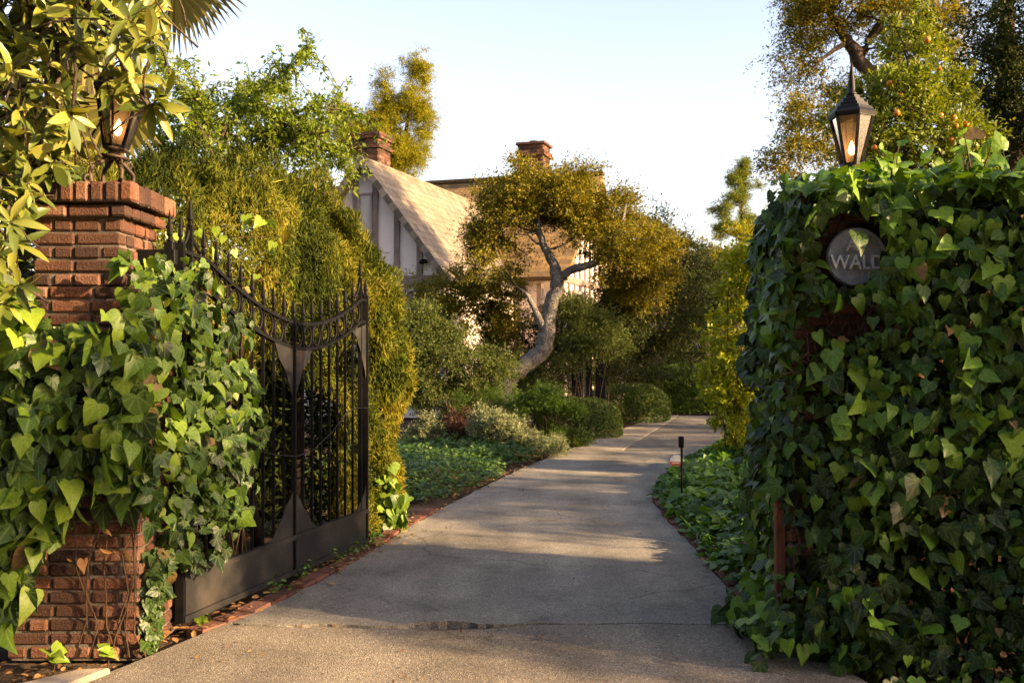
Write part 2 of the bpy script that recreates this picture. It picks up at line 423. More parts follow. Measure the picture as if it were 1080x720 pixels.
# ------------------------------------------------------------------ leaves
def template(outline, rib, fold, droop, asym=0.0):
    """right half outline (x,y) from base to tip plus rib y's -> verts, tris, uv"""
    right = list(outline); k = len(right); V, T = [], []
    ribp = [(0.0, y) for y in rib]
    V += ribp
    iR = len(V); V += right
    iL = len(V); V += [(-x, y) for x, y in right]
    chain_r = [0] + [iR + i for i in range(k)] + [len(rib) - 1]
    chain_l = [0] + [iL + i for i in range(k)] + [len(rib) - 1]

    def strip(chain, flip):
        a, b = 0, 0            # walk rib and outline together by y progress
        while b < len(chain) - 1 or a < len(rib) - 1:
            ra = (a + 1) / (len(rib) - 1) if a < len(rib) - 1 else 9
            rb = (b + 1) / (len(chain) - 1) if b < len(chain) - 1 else 9
            if rb <= ra:
                t = (a, chain[b], chain[b + 1]); b += 1
            else:
                t = (a, chain[b], a + 1); a += 1
            if len(set(t)) == 3: T.append(t if not flip else t[::-1])
    strip(chain_r, False); strip(chain_l, True)
    V = np.array(V, float); Z = fold * np.abs(V[:, 0]) - droop * np.clip(V[:, 1], 0, 9) ** 2 - .35 * np.abs(V[:, 0]) ** 2
    uv = V.copy()
    return np.column_stack([V, Z]), np.array(T, np.int32), uv


_ivo = [(.10, -.13), (.27, -.19), (.44, -.08), (.57, .14), (.46, .30), (.44, .43), (.29, .56), (.17, .78)]
_ivo2 = [(.12, -.12), (.30, -.15), (.43, 0.0), (.44, .2), (.41, .36), (.36, .46), (.24, .64), (.11, .84)]
_ivo3 = [(.14, -.10), (.33, -.10), (.42, .06), (.40, .26), (.33, .45), (.22, .66), (.10, .86)]
IVY = [template(_ivo, [0, .3, .62, 1], .18, .22), template(_ivo2, [0, .3, .62, 1], .34, .4), template(_ivo, [0, .3, .62, 1], -.05, .1), template(_ivo2, [0, .35, .7, 1], .1, -.08), template(_ivo3, [0, .3, .62, 1], .55, .3), template(_ivo3, [0, .3, .62, 1], .2, .65)]
LONG = [template([(.05, .12), (.12, .4), (.135, .62), (.08, .86)], [0, .33, .66, 1], .25, .28), template([(.07, .12), (.14, .4), (.15, .62), (.09, .86)], [0, .33, .66, 1], .45, .55), template([(.06, .12), (.14, .4), (.155, .65), (.08, .86)], [0, .33, .66, 1], .12, -.12)]
OVAL = [template([(.26, .3), (.24, .7)], [0, 1], .25, .15)]
SMALL = [template([(.27, .45)], [0, 1], .25, .15), template([(.21, .52)], [0, 1], .35, .2)]
NEED = [template([(.07, .45)], [0, 1], .2, .25)]
SLIM = [template([(.13, .45)], [0, 1], .3, .2)]


def leaf_mesh(name, P, along, normal, size, mat, parent=None, tmpl=OVAL, tone=None, kind=None, loc=None):
    P = np.asarray(P, float); n = len(P)
    Y = nrm(along); Z = nrm(normal - np.sum(normal * Y, 1, keepdims=True) * Y); X = np.cross(Y, Z)
    size = np.broadcast_to(np.asarray(size, float), (n,))
    pick = rng.integers(0, len(tmpl), n)
    VV, FF, UU, TT = [], [], [], []; off = 0
    for k, (T, tri, uv) in enumerate(tmpl):
        s = np.where(pick == k)[0]
        if not len(s): continue
        wid = rng.uniform(.85, 1.15, len(s))
        W = (T[None, :, 0:1] * wid[:, None, None] * X[s][:, None, :] + T[None, :, 1:2] * Y[s][:, None, :] + T[None, :, 2:3] * Z[s][:, None, :]) * size[s][:, None, None] + P[s][:, None, :]
        VV.append(W.reshape(-1, 3))
        FF.append((tri[None] + (np.arange(len(s)) * len(T))[:, None, None] + off).reshape(-1, 3)); off += len(s) * len(T)
        UU.append(np.broadcast_to(uv[tri][None], (len(s),) + uv[tri].shape).reshape(-1, 2))
        if tone is not None: TT.append(np.repeat(tone[s], len(tri)))
    ob = mesh_np(name, np.vstack(VV), np.vstack(FF), mat, parent, True, np.vstack(UU), np.concatenate(TT) if TT else None, loc)
    if kind: ob['kind'] = kind
    return ob


def blob_points(blobs, n, shell=2.2, gap=None, gfreq=.9):
    """clump centres spread through ellipsoids (cx,cy,cz,rx,ry,rz[,weight])"""
    w = np.array([b[6] if len(b) > 6 else b[3] * b[4] * b[5] for b in blobs], float) ** .75; w /= w.sum()
    out, own = [], []
    while sum(map(len, out)) < n:
        k = rng.choice(len(blobs), n * 2, p=w); B = np.array([b[:6] for b in blobs])[k]
        d = nrm(rng.normal(size=(n * 2, 3))); r = rng.random(n * 2) ** (1 / (1.2 + shell))
        r = r * (1 + .22 * vnoise(d * 2.6 + B[:, :3], 1.1) + np.where(rng.random(n * 2) < .12, rng.random(n * 2) * .3, 0))
        p = B[:, :3] + d * r[:, None] * B[:, 3:6]
        if gap is not None: p_ok = vnoise(p, gfreq) > gap; p = p[p_ok]
        out.append(p)
    return np.vstack(out)[:n]


def foliage(centres, per, sig, size, up=.6, droop=.0, flat=.7, m=9):
    """leaves set along short twigs that spray out of each clump -> P, along, normal, sizes"""
    nt = max(1, round(per / m)); N_ = len(centres) * nt
    C0 = np.repeat(centres, nt, 0); sc = np.repeat(sig * rng.uniform(.6, 1.4, len(centres)), nt)
    o = nrm(C0 - centres.mean(0) + np.array([0, 0, .2]))
    d = nrm(rng.normal(size=(N_, 3)) * np.array([1, 1, flat]) + o * .7 + np.array([0, 0, .15 - droop]))
    L_ = sc * rng.uniform(.8, 2.3, N_)
    S = C0 + rng.normal(size=(N_, 3)) * sc[:, None] * .38 * np.array([1, 1, flat])
    t = rng.uniform(.1, 1, (N_, m))
    P = S[:, None, :] + (d * L_[:, None])[:, None, :] * t[..., None]
    P[..., 2] -= (.22 + .5 * droop) * L_[:, None] * t ** 2
    P += rng.normal(size=P.shape) * size * .32
    al = nrm(d[:, None, :] + rng.normal(size=P.shape) * .62 + np.array([0, 0, -droop * .5]))
    nm = nrm(rng.normal(size=P.shape) * .75 + np.array([0, 0, up * 1.7]))
    sz = size * rng.uniform(.65, 1.3, t.shape) * (1.1 - .3 * t)
    return P.reshape(-1, 3), al.reshape(-1, 3), nm.reshape(-1, 3), sz.ravel()


def limb(mb, a, b, r0, r1, bend=.15, seg=6, n=6):
    a, b = np.array(a, float), np.array(b, float); L_ = np.linalg.norm(b - a)
    k = rng.normal(size=3) * bend * L_; k2 = rng.normal(size=3) * bend * .4 * L_; pts, rr = [], []
    for i in range(n):
        t = i / (n - 1)
        pts.append(a + (b - a) * t + k * math.sin(t * PI) * .6 + k2 * math.sin(t * 2 * PI)); rr.append(r0 + (r1 - r0) * t ** .8)
    mb.tube(pts, rr, seg)


def tree(name, label, cat, base, trunk, blobs, clumps, per, sig, size, lmat, bmat, tmpl=SMALL, gap=-.55, gfreq=.9, limbs=14, droop=0., up=.6, group=None, shell=2.2, twigs=40, flat=.7, dens=3.8):
    """trunk: list of polylines [(x,y,z,r)...]"""
    t = thing(name, base, label, cat, group)
    mb = MB(); allp = []
    for line in trunk:
        A = np.array(line, float)
        # smooth the polyline
        pts, rr = [], []
        for i in range(len(A) - 1):
            p0, p1, p2, p3 = A[max(i - 1, 0)], A[i], A[i + 1], A[min(i + 2, len(A) - 1)]
            for s in np.linspace(0, 1, 5, endpoint=(i == len(A) - 2)):
                q = .5 * (2 * p1 + (p2 - p0) * s + (2 * p0 - 5 * p1 + 4 * p2 - p3) * s * s + (3 * p1 - p0 - 3 * p2 + p3) * s ** 3)
                pts.append(q[:3] + rng.normal(size=3) * q[3] * .09); rr.append(max(q[3], .004) * rng.uniform(.93, 1.07))
        mb.tube(pts, rr, 10); allp += [(p, r) for p, r in zip(pts, rr)]
    C0 = blob_points(blobs, clumps, shell, gap, gfreq)
    TP = np.array([p for p, _ in allp]); TR = np.array([r for _, r in allp])
    for c in C0[rng.choice(len(C0), min(limbs, len(C0)), replace=False)]:
        d = np.linalg.norm(TP - c, axis=1) + np.where(TP[:, 2] > c[2] - .1, 3, 0) + np.where(TP[:, 2] < base[2] + .25 * (c[2] - base[2]), 1.0, 0)
        i = int(np.argmin(d))
        if np.linalg.norm(TP[i] - c) > .32 * size / .052 * 5: continue
        limb(mb, TP[i], c, min(TR[i] * .4, .03), .005, .12)
    for c in C0[rng.choice(len(C0), min(twigs, len(C0)), replace=False)]:
        o = C0[np.argsort(np.linalg.norm(C0 - c, axis=1))[min(3, len(C0) - 1)]]; limb(mb, c, o, .012, .004, .1, 4, 4)
    mb.build('trunk', bmat, t, True)
    P, al, nm, sz = foliage(C0, int(per * dens), sig, size * .95, up, droop, flat)
    keep = P[:, 2] > .03
    leaf_mesh('crown', P[keep], al[keep], nm[keep], sz[keep], lmat, t, tmpl)
    return t


def bush(name, label, cat, blobs, clumps, per, sig, size, lmat, tmpl=SMALL, group=None, stems=7, gap=None, shell=5, up=.6, bmat=None, part='foliage', flat=.8):
    b0 = blobs[0]; base = (b0[0], b0[1], 0)
    t = thing(name, base, label, cat, group)
    C0 = blob_points(blobs, clumps, shell, gap, 1.4); C0 = C0[C0[:, 2] > .02]
    mb = MB()
    for c in C0[rng.choice(len(C0), min(stems, len(C0)), replace=False)]:
        limb(mb, (b0[0] + rng.normal() * .05, b0[1] + rng.normal() * .05, -.03), c, .016, .004, .08, 5)
    mb.build('stems', bmat or M['bark_dark'], t, True)
    P, al, nm, sz = foliage(C0, int(per * 3.6), sig, size * .92, up, 0, flat); k = P[:, 2] > .015
    leaf_mesh(part, P[k], al[k], nm[k], sz[k], lmat, t, tmpl)
    return t


exec_parts = []
# ------------------------------------------------------------------ setting: ground, driveway
def sheet(name, poly, z, mat, sub=None):
    mb = MB(); mb.add([(x, y, z) for x, y in poly], [tuple(range(len(poly)))])
    o = mb.build(name, mat); o['kind'] = 'structure'; return o


def slab(name, poly, z0, z1, mat):
    mb = MB(); mb.prism([(x, y, z0) for x, y in poly], (0, 0, z1 - z0))
    o = mb.build(name, mat); o['kind'] = 'structure'; return o


gx = np.linspace(-1, 1, 61); gg = np.sign(gx) * np.abs(gx) ** 3 * 900
GX, GY = np.meshgrid(gg, gg + 15)
V = np.column_stack([GX.ravel(), GY.ravel(), np.full(GX.size, -.05)])
n_ = 61; I = np.arange(n_ * n_).reshape(n_, n_)
Fq = np.stack([I[:-1, :-1], I[:-1, 1:], I[1:, 1:], I[1:, :-1]], -1).reshape(-1, 4)
g = mesh_np('ground', V, Fq, M['soil']); g['kind'] = 'structure'

LEFT = [(134, 700), (217, 665), (278, 643), (347, 607), (389, 584), (430, 556), (470, 534), (510, 513), (548, 495), (572, 485), (600, 474)]
RIGHT = [(800, 655), (785, 640), (760, 610), (725, 570), (700, 545), (688, 527), (688, 518), (698, 506), (716, 494), (748, 478), (762, 475)]
gl = [tuple(on_ground(*p)[:2]) for p in LEFT]; gr = [tuple(on_ground(*p)[:2]) for p in RIGHT]
YC = 5.42            # the crack across the drive


def crack_y(x, side):
    w = .004 + .012 * max(0, math.sin(x * 3.1 + 1.0)) + .085 * math.exp(-((x + .36) / .22) ** 2) + .022 * math.exp(-((x + 1.0) / .35) ** 2)
    return YC + .03 * math.sin(x * 2.3) + .012 * math.sin(x * 11) + side * w + R.uniform(-1, 1) * (.003 + .25 * w)


def edge_at(pts, y):
    for (x0, y0), (x1, y1) in zip(pts, pts[1:]):
        if min(y0, y1) <= y <= max(y0, y1) and y0 != y1: return x0 + (x1 - x0) * (y - y0) / (y1 - y0)
    return pts[0][0]


xl, xr = edge_at(gl, YC), 1.42
xs = np.linspace(xl, xr, 70)
jl = [(x + R.uniform(-.012, .012), y) for x, y in gl if y > YC + .15]
left_line, right_line = [], []


def densify(pts, step=.12, jit=.012):
    out = []
    for (x0, y0), (x1, y1) in zip(pts, pts[1:]):
        k = max(1, int(math.hypot(x1 - x0, y1 - y0) / step))
        out += [(x0 + (x1 - x0) * i / k + R.uniform(-jit, jit), y0 + (y1 - y0) * i / k) for i in range(k)]
    return out + [pts[-1]]


dl = densify([(xl, YC + .1)] + [p for p in gl if p[1] > YC + .15]); dr = densify([(xr, YC + .1)] + [p for p in gr if p[1] > YC + .15])
drive_poly = [(x, crack_y(x, 1)) for x in xs] + dr + dl[::-1]
slab('driveway', drive_poly, -.06, 0.0, M['asphalt'])
apron_poly = [(x, crack_y(x, -1)) for x in xs] + [(1.5, 5.0), (1.62, 4.4), (2.6, 3.4), (6, 2.6), (14, 2.2), (14, -8), (-14, -8), (-14, 3.0), (-3.6, 3.9), (-2.0, 4.34), (-1.83, 4.74)]
slab('driveway_apron', apron_poly, -.06, -.002, M['apron'])
g0, g1 = on_ground(600, 474), on_ground(762, 475)
sm = on_ground(657, 475); se = on_ground(716, 438)
slab('concrete_path', [(g0[0], g0[1] + .03), (sm[0] - .012, sm[1] + .03), (se[0] - .012, se[1]), (on_ground(694, 438)[0], se[1])], -.06, .004, M['concrete'])
slab('parking_pad', [(sm[0] + .012, sm[1] + .03), (g1[0] + .6, g1[1] + .03), (8.5, 17), (9.5, se[1]), (se[0] + .012, se[1])], -.06, 0.0, M['pad'])
# brick edging right and kerb stones left
def edging(name, line, label, w, z1, bl=.2, mat=None):
    mb = MB(); d = 0
    A = np.array(line); seg = np.linalg.norm(np.diff(A, axis=0), axis=1); tot = seg.sum(); s = .01
    cum = np.concatenate([[0], np.cumsum(seg)])
    while s < tot - bl:
        def pt(q): return np.array([np.interp(q, cum, A[:, 0]), np.interp(q, cum, A[:, 1])])
        a, b = pt(s), pt(s + bl - .012); c = (a + b) / 2; an = math.atan2(b[1] - a[1], b[0] - a[0])
        Mx = Matrix.Rotation(an + R.uniform(-.03, .03), 3, 'Z') @ Matrix.Rotation(R.uniform(-.03, .03), 3, 'X') @ Matrix.Rotation(R.uniform(-.04, .04), 3, 'Y')
        mb.box((c[0], c[1], z1 - .05 + R.uniform(-.008, .006)), (bl - .012, w, .1), M=Mx); s += bl
    return tag(mb.build(name, mat or M['edge_brick'], None, False, .006), label, 'brick edging')


off_r = [(x + .055, y) for x, y in gr if 5.3 < y < 11]
edging('brick_edging', off_r, 'single row of red bricks edging the ivy bed on the right of the drive', .1, .012)
off_l = [(x - .07, y) for x, y in gl if 4.9 < y < 9.6]
edging('brick_edging', off_l, 'worn red brick edging running under the open iron gate', .12, .012)
mb = MB(); c = on_ground(96, 716); mb.prism([(-2.3, 4.2, -.05), (-1.98, 4.36, -.05), (-1.86, 4.62, -.05), (-2.0, 4.6, -.05), (-2.2, 4.38, -.05)], (0, 0, .075))
tag(mb.build('kerb_stone', M['kerb'], None, False, .008), 'pale concrete kerb stone at the foot of the left brick pillar', 'kerb')


# ------------------------------------------------------------------ brick pillars
def brick_ring(mb, x0, x1, y0, y1, z, odd, h=.057, bl=.215, joint=.010, d=.09):
    """one course round a rectangle"""
    def run(a, b, fixed, axis, sgn, start):
        s = a; first = True
        while s < b - .02:
            Lb = start if first and start else bl * R.uniform(.9, 1.08); first = False
            e = min(s + Lb, b)
            if b - e < .05: e = b
            cx = (s + e) / 2; ln = e - s - joint; o = R.uniform(-.008, .007)
            if axis == 'x': c, size = (cx, fixed + sgn * (d / 2 + o), z + h / 2), (ln, d, h + R.uniform(-.004, .003))
            else: c, size = (fixed + sgn * (d / 2 + o), cx, z + h / 2), (d, ln, h + R.uniform(-.004, .003))
            Mx = Matrix.Rotation(R.uniform(-.018, .018), 3, 'Z') @ Matrix.Rotation(R.uniform(-.014, .014), 3, 'X') @ Matrix.Rotation(R.uniform(-.012, .012), 3, 'Y')
            mb.box(c, size, M=Mx); s = e
    st = .1 if odd else None
    if odd:
        run(x0, x1, y0, 'x', 1, None); run(x0, x1, y1, 'x', -1, None); run(y0 + d + joint, y1 - d - joint, x0, 'y', 1, st); run(y0 + d + joint, y1 - d - joint, x1, 'y', -1, st)
    else:
        run(x0 + d + joint, x1 - d - joint, y0, 'x', 1, .1); run(x0 + d + joint, x1 - d - joint, y1, 'x', -1, .1); run(y0, y1, x0, 'y', 1, None); run(y0, y1, x1, 'y', -1, None)


def brick_pillar(bx, nx, y0, label, depth=.66):
    t = thing('brick_pillar', ((bx[0] + bx[1]) / 2, y0 + depth / 2, 0), label, 'gate pillar')
    pit = .068
    base = MB(); zz = -.02; k = 0
    while zz < 1.80:
        brick_ring(base, bx[0], bx[1], y0, y0 + depth, zz, k % 2); zz += pit; k += 1
    zt = zz
    base.build('shaft', M['brick'], t, False, .009)
    cb = MB(); cb.box(((bx[0] + bx[1]) / 2, y0 + depth / 2, zt / 2 - .02), (bx[1] - bx[0] - .03, depth - .03, zt + .02)); cb.build('shaft_mortar', M['mortar'], t)
    nk = MB(); y1 = y0 + .08; y2 = y0 + depth - .08; z = zt; k = 0
    while z < 2.14:
        brick_ring(nk, nx[0], nx[1], y1, y2, z, k % 2); z += pit; k += 1
    brick_ring(nk, nx[0] - .035, nx[1] + .045, y1 - .035, y2 + .035, z, k % 2); z += pit
    nk.build('neck', M['brick'], t, False, .009)
    cm = MB(); cm.box(((nx[0] + nx[1]) / 2, (y1 + y2) / 2, (zt + z) / 2), (nx[1] - nx[0] - .03, y2 - y1 - .03, z - zt)); cm.build('neck_mortar', M['mortar'], t)
    cap = MB(); ca, cbx = nx[0] - .06, nx[1] + .09; cy0, cy1 = y1 - .07, y2 + .07
    n = int((cbx - ca) / .068)
    for i in range(n):
        for yy in (cy0 + .05, cy1 - .05):
            cap.box((ca + (i + .5) * (cbx - ca) / n, yy, z + .05 + R.uniform(-.004, .004)), ((cbx - ca) / n - .01, .1 + R.uniform(-.008, .008), .098), R.uniform(-.03, .03))
    n2 = int((cy1 - cy0 - .2) / .068)
    for i in range(n2):
        for xx in (ca + .05, cbx - .05):
            cap.box((xx, cy0 + .105 + (i + .5) * (cy1 - cy0 - .21) / n2, z + .05 + R.uniform(-.004, .004)), (.1 + R.uniform(-.008, .008), (cy1 - cy0 - .21) / n2 - .01, .098), R.uniform(-.03, .03))
    cap.build('cap', M['brick'], t, False, .010)
    cc = MB(); cc.box(((ca + cbx) / 2, (cy0 + cy1) / 2, z + .044), (cbx - ca - .03, cy1 - cy0 - .03, .08)); cc.build('cap_mortar', M['mortar'], t)
    return t, z + .098


PL = (-2.475, -1.825); PY = 4.88
pill_l, ztop = brick_pillar(PL, (-2.39, -1.95), PY, 'red brick gate pillar with its bare brick top showing above the ivy')
pill_r, _ = brick_pillar((1.40, 2.06), (1.51, 1.99), 5.02, 'ivy smothered brick gate pillar carrying the round metal plaque')


# ------------------------------------------------------------------ lanterns
def lantern(loc, label, legs=True):
    t = thing('lantern', loc, label, 'lantern', 'lanterns on the gate pillars'); x, y, z = loc
    if True:
        mb = MB(); mb.lathe((x, y, z), [(.075, 0), (.085, .008), (.085, .018), (.05, .024)], 14); mb.build('base_plate', M['lamp_iron'], t, True)
        for k in range(4):
            a = PI / 4 + k * PI / 2; dx, dy = math.cos(a), math.sin(a); pts = []
            for i in range(12):
                q = i / 11; r = .088 + .012 * math.sin(q * PI * 1.3) - .058 * max(0, q - .55) / .45 ; pts.append((x + dx * r, y + dy * r, z + .012 + .135 * q))
            lg = MB(); lg.tube(pts, [.013 - .003 * math.sin(i / 11 * PI) for i in range(12)], 7)
            lg.ring((x + dx * .108, y + dy * .108, z + .03), (dx, dy, 0), (0, 0, 1), .016, .016, .007, 12, 5)
            lg.ring((x + dx * .072, y + dy * .072, z + .125), (dx, dy, 0), (0, 0, 1), .013, .013, .006, 12, 5)
            lg.build('leg', M['lamp_rust'], t, True)
        mb = MB(); mb.lathe((x, y, z + .14), [(.02, 0), (.06, .004), (.065, .014), (.03, .02), (.026, .032), (.05, .04), (.06, .048), (.05, .055)], 16); mb.build('collar', M['lamp_rust'], t, True)
    zb, zt = z + .195, z + .455; rb, rt = .05, .112
    mb = MB(); c6 = [(math.cos(PI / 2 + k * PI / 3), math.sin(PI / 2 + k * PI / 3)) for k in range(6)]
    for k in range(6):
        cxa, cya = c6[k]; cxb, cyb = c6[(k + 1) % 6]
        mb.bar((x + cxa * rb, y + cya * rb, zb), (x + cxa * rt, y + cya * rt, zt), .013)
        mb.bar((x + cxa * rb, y + cya * rb, zb), (x + cxb * rb, y + cyb * rb, zb), .014, .018)
        mb.bar((x + cxa * rt, y + cya * rt, zt), (x + cxb * rt, y + cyb * rt, zt), .016, .02)
    mb.lathe((x, y, zb - .012), [(.03, 0), (rb + .004, .006), (rb + .004, .012)], 6, PI / 2)
    mb.build('cage', M['lamp_iron'], t)
    for k in range(6):
        q = MB(); (ax, ay), (bx, by) = c6[k], c6[(k + 1) % 6]; s0, s1 = .965, .965
        q.add([(x + ax * rb * s0, y + ay * rb * s0, zb + .008), (x + bx * rb * s0, y + by * rb * s0, zb + .008), (x + bx * rt * s1, y + by * rt * s1, zt - .008), (x + ax * rt * s1, y + ay * rt * s1, zt - .008)], [(0, 1, 2, 3)])
        q.build('pane', M['lamp_glass'], t)
    mb = MB(); mb.lathe((x, y, zt), [(rt + .012, -.004), (rt + .016, .012), (.112, .03), (.104, .046), (.088, .05), (.082, .068), (.066, .072), (.06, .092), (.044, .097), (.04, .112)], 6, PI / 2)
    rf = mb.build('roof', M['lamp_iron'], t)
    mb = MB(); mb.lathe((x, y, zt + .112), [(.026, 0), (.03, .01), (.018, .02), (.02, .04), (.016, .09), (.008, .155), (.002, .185)], 10); mb.build('finial', M['lamp_iron'], rf, True)
    mb = MB(); mb.lathe((x, y, zb + .01), [(.014, 0), (.014, .04), (.01, .045)], 8); mb.build('socket', M['lamp_rust'], t, True)
    mb = MB(); mb.lathe((x, y, zb + .055), [(.006, 0), (.016, .014), (.018, .03), (.01, .058), (.002, .075)], 10); mb.build('bulb', M['bulb'], t, True)
    return t


lan = lantern((-2.085, 5.17, ztop + .005), 'leaning iron lantern on scrolled legs among the overhanging leaves')
lan.scale = (1.13,) * 3; lan.rotation_euler = (0, math.radians(7), 0)
lantern((1.815, 5.32, 2.285), 'upright black six sided lantern with a lit bulb rising from the ivy', True)

# ------------------------------------------------------------------ plaque
pc = np.array([1.745, 5.06, 1.965])
t = thing('plaque', pc, 'round grey metal plaque with raised letters half hidden by ivy', 'plaque')
mb = MB(); seg = 40
mb.prism([(pc[0] + .15 * math.cos(2 * PI * k / seg), pc[1] - .022, pc[2] + .15 * math.sin(2 * PI * k / seg)) for k in range(seg)], (0, .03, 0)); mb.build('disc', M['stone_disc'], t, False, .004)
mb = MB(); mb.ring((pc[0], pc[1] - .022, pc[2]), (1, 0, 0), (0, 0, 1), .141, .141, .006, 40, 6); mb.build('rim', M['stone_disc'], t, True)


def lettering(body, size, c, mat, parent, name='lettering', ext=.006, rz=0., squash=1.0):
    cu = bpy.data.curves.new(name, 'FONT'); cu.body = body; cu.size = size; cu.extrude = ext; cu.bevel_depth = .0012; cu.align_x = 'CENTER'; cu.align_y = 'CENTER'
    tmp = bpy.data.objects.new('tmp_text', cu); COL.objects.link(tmp)
    dg = bpy.context.evaluated_depsgraph_get(); me = bpy.data.meshes.new_from_object(tmp.evaluated_get(dg))
    bpy.data.objects.remove(tmp)
    me.transform(Matrix.Translation(Vector(tuple(np.array(c) - base_of(parent)))) @ Matrix.Rotation(rz, 4, 'Z') @ Matrix.Rotation(PI / 2, 4, 'X') @ Matrix.Diagonal((squash, 1, 1, 1)))
    me.materials.append(mat); me.name = name
    return link(bpy.data.objects.new(name, me), parent)


lettering('WALD', .1, (pc[0] - .004, pc[1] - .032, pc[2] - .03), M['worn_metal'], t, squash=.92, ext=.014)
lettering('AV', .09, (pc[0] - .006, pc[1] - .032, pc[2] + .058), M['worn_metal'], t, squash=.95, ext=.014)

# ------------------------------------------------------------------ iron gate, swung open along the left side
GA, GB = np.array([-1.785, 5.36, 0]), np.array([-1.12, 7.60, 0])
GL = np.linalg.norm(GB - GA); GD = (GB - GA) / GL; GN = np.array([GD[1], -GD[0], 0])


def gp(s, z, o=0.0): return GA + GD * (s * GL) + GN * o + np.array([0, 0, z])


def upper(s):
    s = min(max(s, 0), 1)
    if s < .1: return 2.03 - .03 * s / .1
    if s > .95: return 1.87
    m = .58; lo = 1.665
    if s < m: return lo + (2.0 - lo) * ((m - s) / (m - .1)) ** 1.7
    return lo + (1.865 - lo) * ((s - m) / (.95 - m)) ** 2.0


GAP = .165
gate = thing('iron_gate', GA, 'tall black wrought iron gate with a dipping spear topped rail standing open', 'gate')


def spear(mb, p, h, w=.016):
    x, y, z = p
    mb.lathe(p, [(.01, 0), (.017, .006), (.017, .014), (.009, .02), (.009, .03), (w, .04), (w * .95, .05), (.004, h * .9), (.001, h)], 6)


for f, nm in ((lambda s: upper(s), 'top_rail'), (lambda s: upper(s) - GAP, 'lower_rail')):
    mb = MB(); ss = np.linspace(.0, 1.0, 46)
    for a, b in zip(ss, ss[1:]): mb.bar(gp(a - .001, f(a)), gp(b + .001, f(b)), .034, .02)
    mb.build(nm, M['iron'], gate)
SB = np.linspace(.037, .96, 18)
for i, s in enumerate(SB):
    tall = i in (0, 17)
    mb = MB(); top = upper(s) + (.15 if tall else .03); w = .03 if tall else .017
    mb.bar(gp(s, .262), gp(s, top), w)
    b = mb.build('bar', M['iron'], gate)
    sp = MB(); spear(sp, gp(s, top), .155 if tall else .15, .018 if tall else .0165); sp.build('spear', M['iron'], b, False)
    if i < 17:
        sm_ = (s + SB[i + 1]) / 2; rg = MB(); half = (SB[i + 1] - s) * GL / 2 - .013
        rg.ring(gp(sm_, upper(sm_) - GAP / 2), GD, (0, 0, 1), half, GAP / 2 - .014, .0085, 18, 5); rg.build('ring', M['iron'], gate, True)
for s in (0.0, 1.0):
    mb = MB(); mb.bar(gp(s, .03), gp(s, upper(s) + .04), .045); st = mb.build('stile', M['iron'], gate)
    sp = MB(); spear(sp, gp(s, upper(s) + .04), .14); sp.build('spear', M['iron'], st)
for s, sg in ((.037, 1), (.037, -1), (.96, 1), (.96, -1)):          # curled braces at the tall bars
    mb = MB(); mb.tube([gp(s + sg * (.006 + .036 * (i / 7) ** 2), upper(s) + .13 - .12 * (i / 7)) for i in range(8)], .009, 6); mb.build('scroll', M['iron'], gate, True)
mb = MB(); mid = .519
mb.bar(gp(mid, .03, .012), gp(mid, upper(mid) + .02, .012), .03); mb.build('centre_bar', M['iron'], gate)
pt = .006


def gate_plate(name, pts, mat='plate', o=.008):
    m_ = MB(); m_.prism([gp(s, z, o) for s, z in pts], GN * pt); return m_.build(name, M[mat], gate)


gate_plate('bottom_panel', [(0.0, .035), (1.0, .035), (1.0, .265), (0, .265)])
mb = MB(); mb.bar(gp(0, .27, .008), gp(1, .27, .008), .045, .03); mb.build('panel_top_rail', M['plate'], gate)
mb = MB(); mb.bar(gp(0, .045, .016), gp(1, .045, .016), .03, .035); mb.build('panel_bottom_rail', M['plate'], gate)
lo = lambda s: upper(s) - GAP - .012
gate_plate('hanging_plate', [(.415, lo(.415)), (.52, lo(.52)), (.625, lo(.625)), (.60, lo(.6) - .08), (.57, lo(.6) - .13), (.545, lo(.6) - .23), (.519, lo(.6) - .34), (.495, lo(.6) - .23), (.47, lo(.5) - .14), (.435, lo(.5) - .06)])
gate_plate('rising_plate', [(.38, .285), (.41, .32), (.425, .37), (.455, .42), (.475, .49), (.50, .53), (.519, .585), (.535, .545), (.56, .49), (.575, .44), (.605, .39), (.62, .33), (.655, .285)])
gate_plate('corner_plate', [(.0, lo(.0)), (.1, lo(.1)), (.085, lo(.1) - .10), (.04, lo(.1) - .13), (.01, lo(.1) - .2), (.0, lo(.1) - .3)])
gate_plate('corner_plate', [(.89, lo(.89)), (1.0, lo(1.)), (1.0, lo(1.) - .5), (.985, lo(1.) - .36), (.955, lo(1.) - .22), (.92, lo(1.) - .1)])
gate_plate('corner_plate', [(0, .285), (.1, .285), (.07, .31), (.04, .34), (.015, .40), (0, .44)])
gate_plate('corner_plate', [(.90, .285), (1.0, .285), (1.0, .5), (.985, .43), (.96, .36), (.93, .31)])
mb = MB(); cab = [(255, 472, .27), (280, 479, .395), (309, 481, .519), (330, 474, .62), (350, 455, .74), (364, 434, .84), (372, 430, .9), (385, 430, 1.0)]
mb.tube([gp(s, at(u, v, gp(s, 0)[1])[2], .03) for u, v, s in cab], .0035, 5); mb.build('cable', M['plate'], gate, True)
for z in (.5, 1.75):
    mb = MB(); mb.box(gp(-.02, z), (.07, .05, .07), 0.3); mb.build('hinge', M['iron'], gate, False, .004)
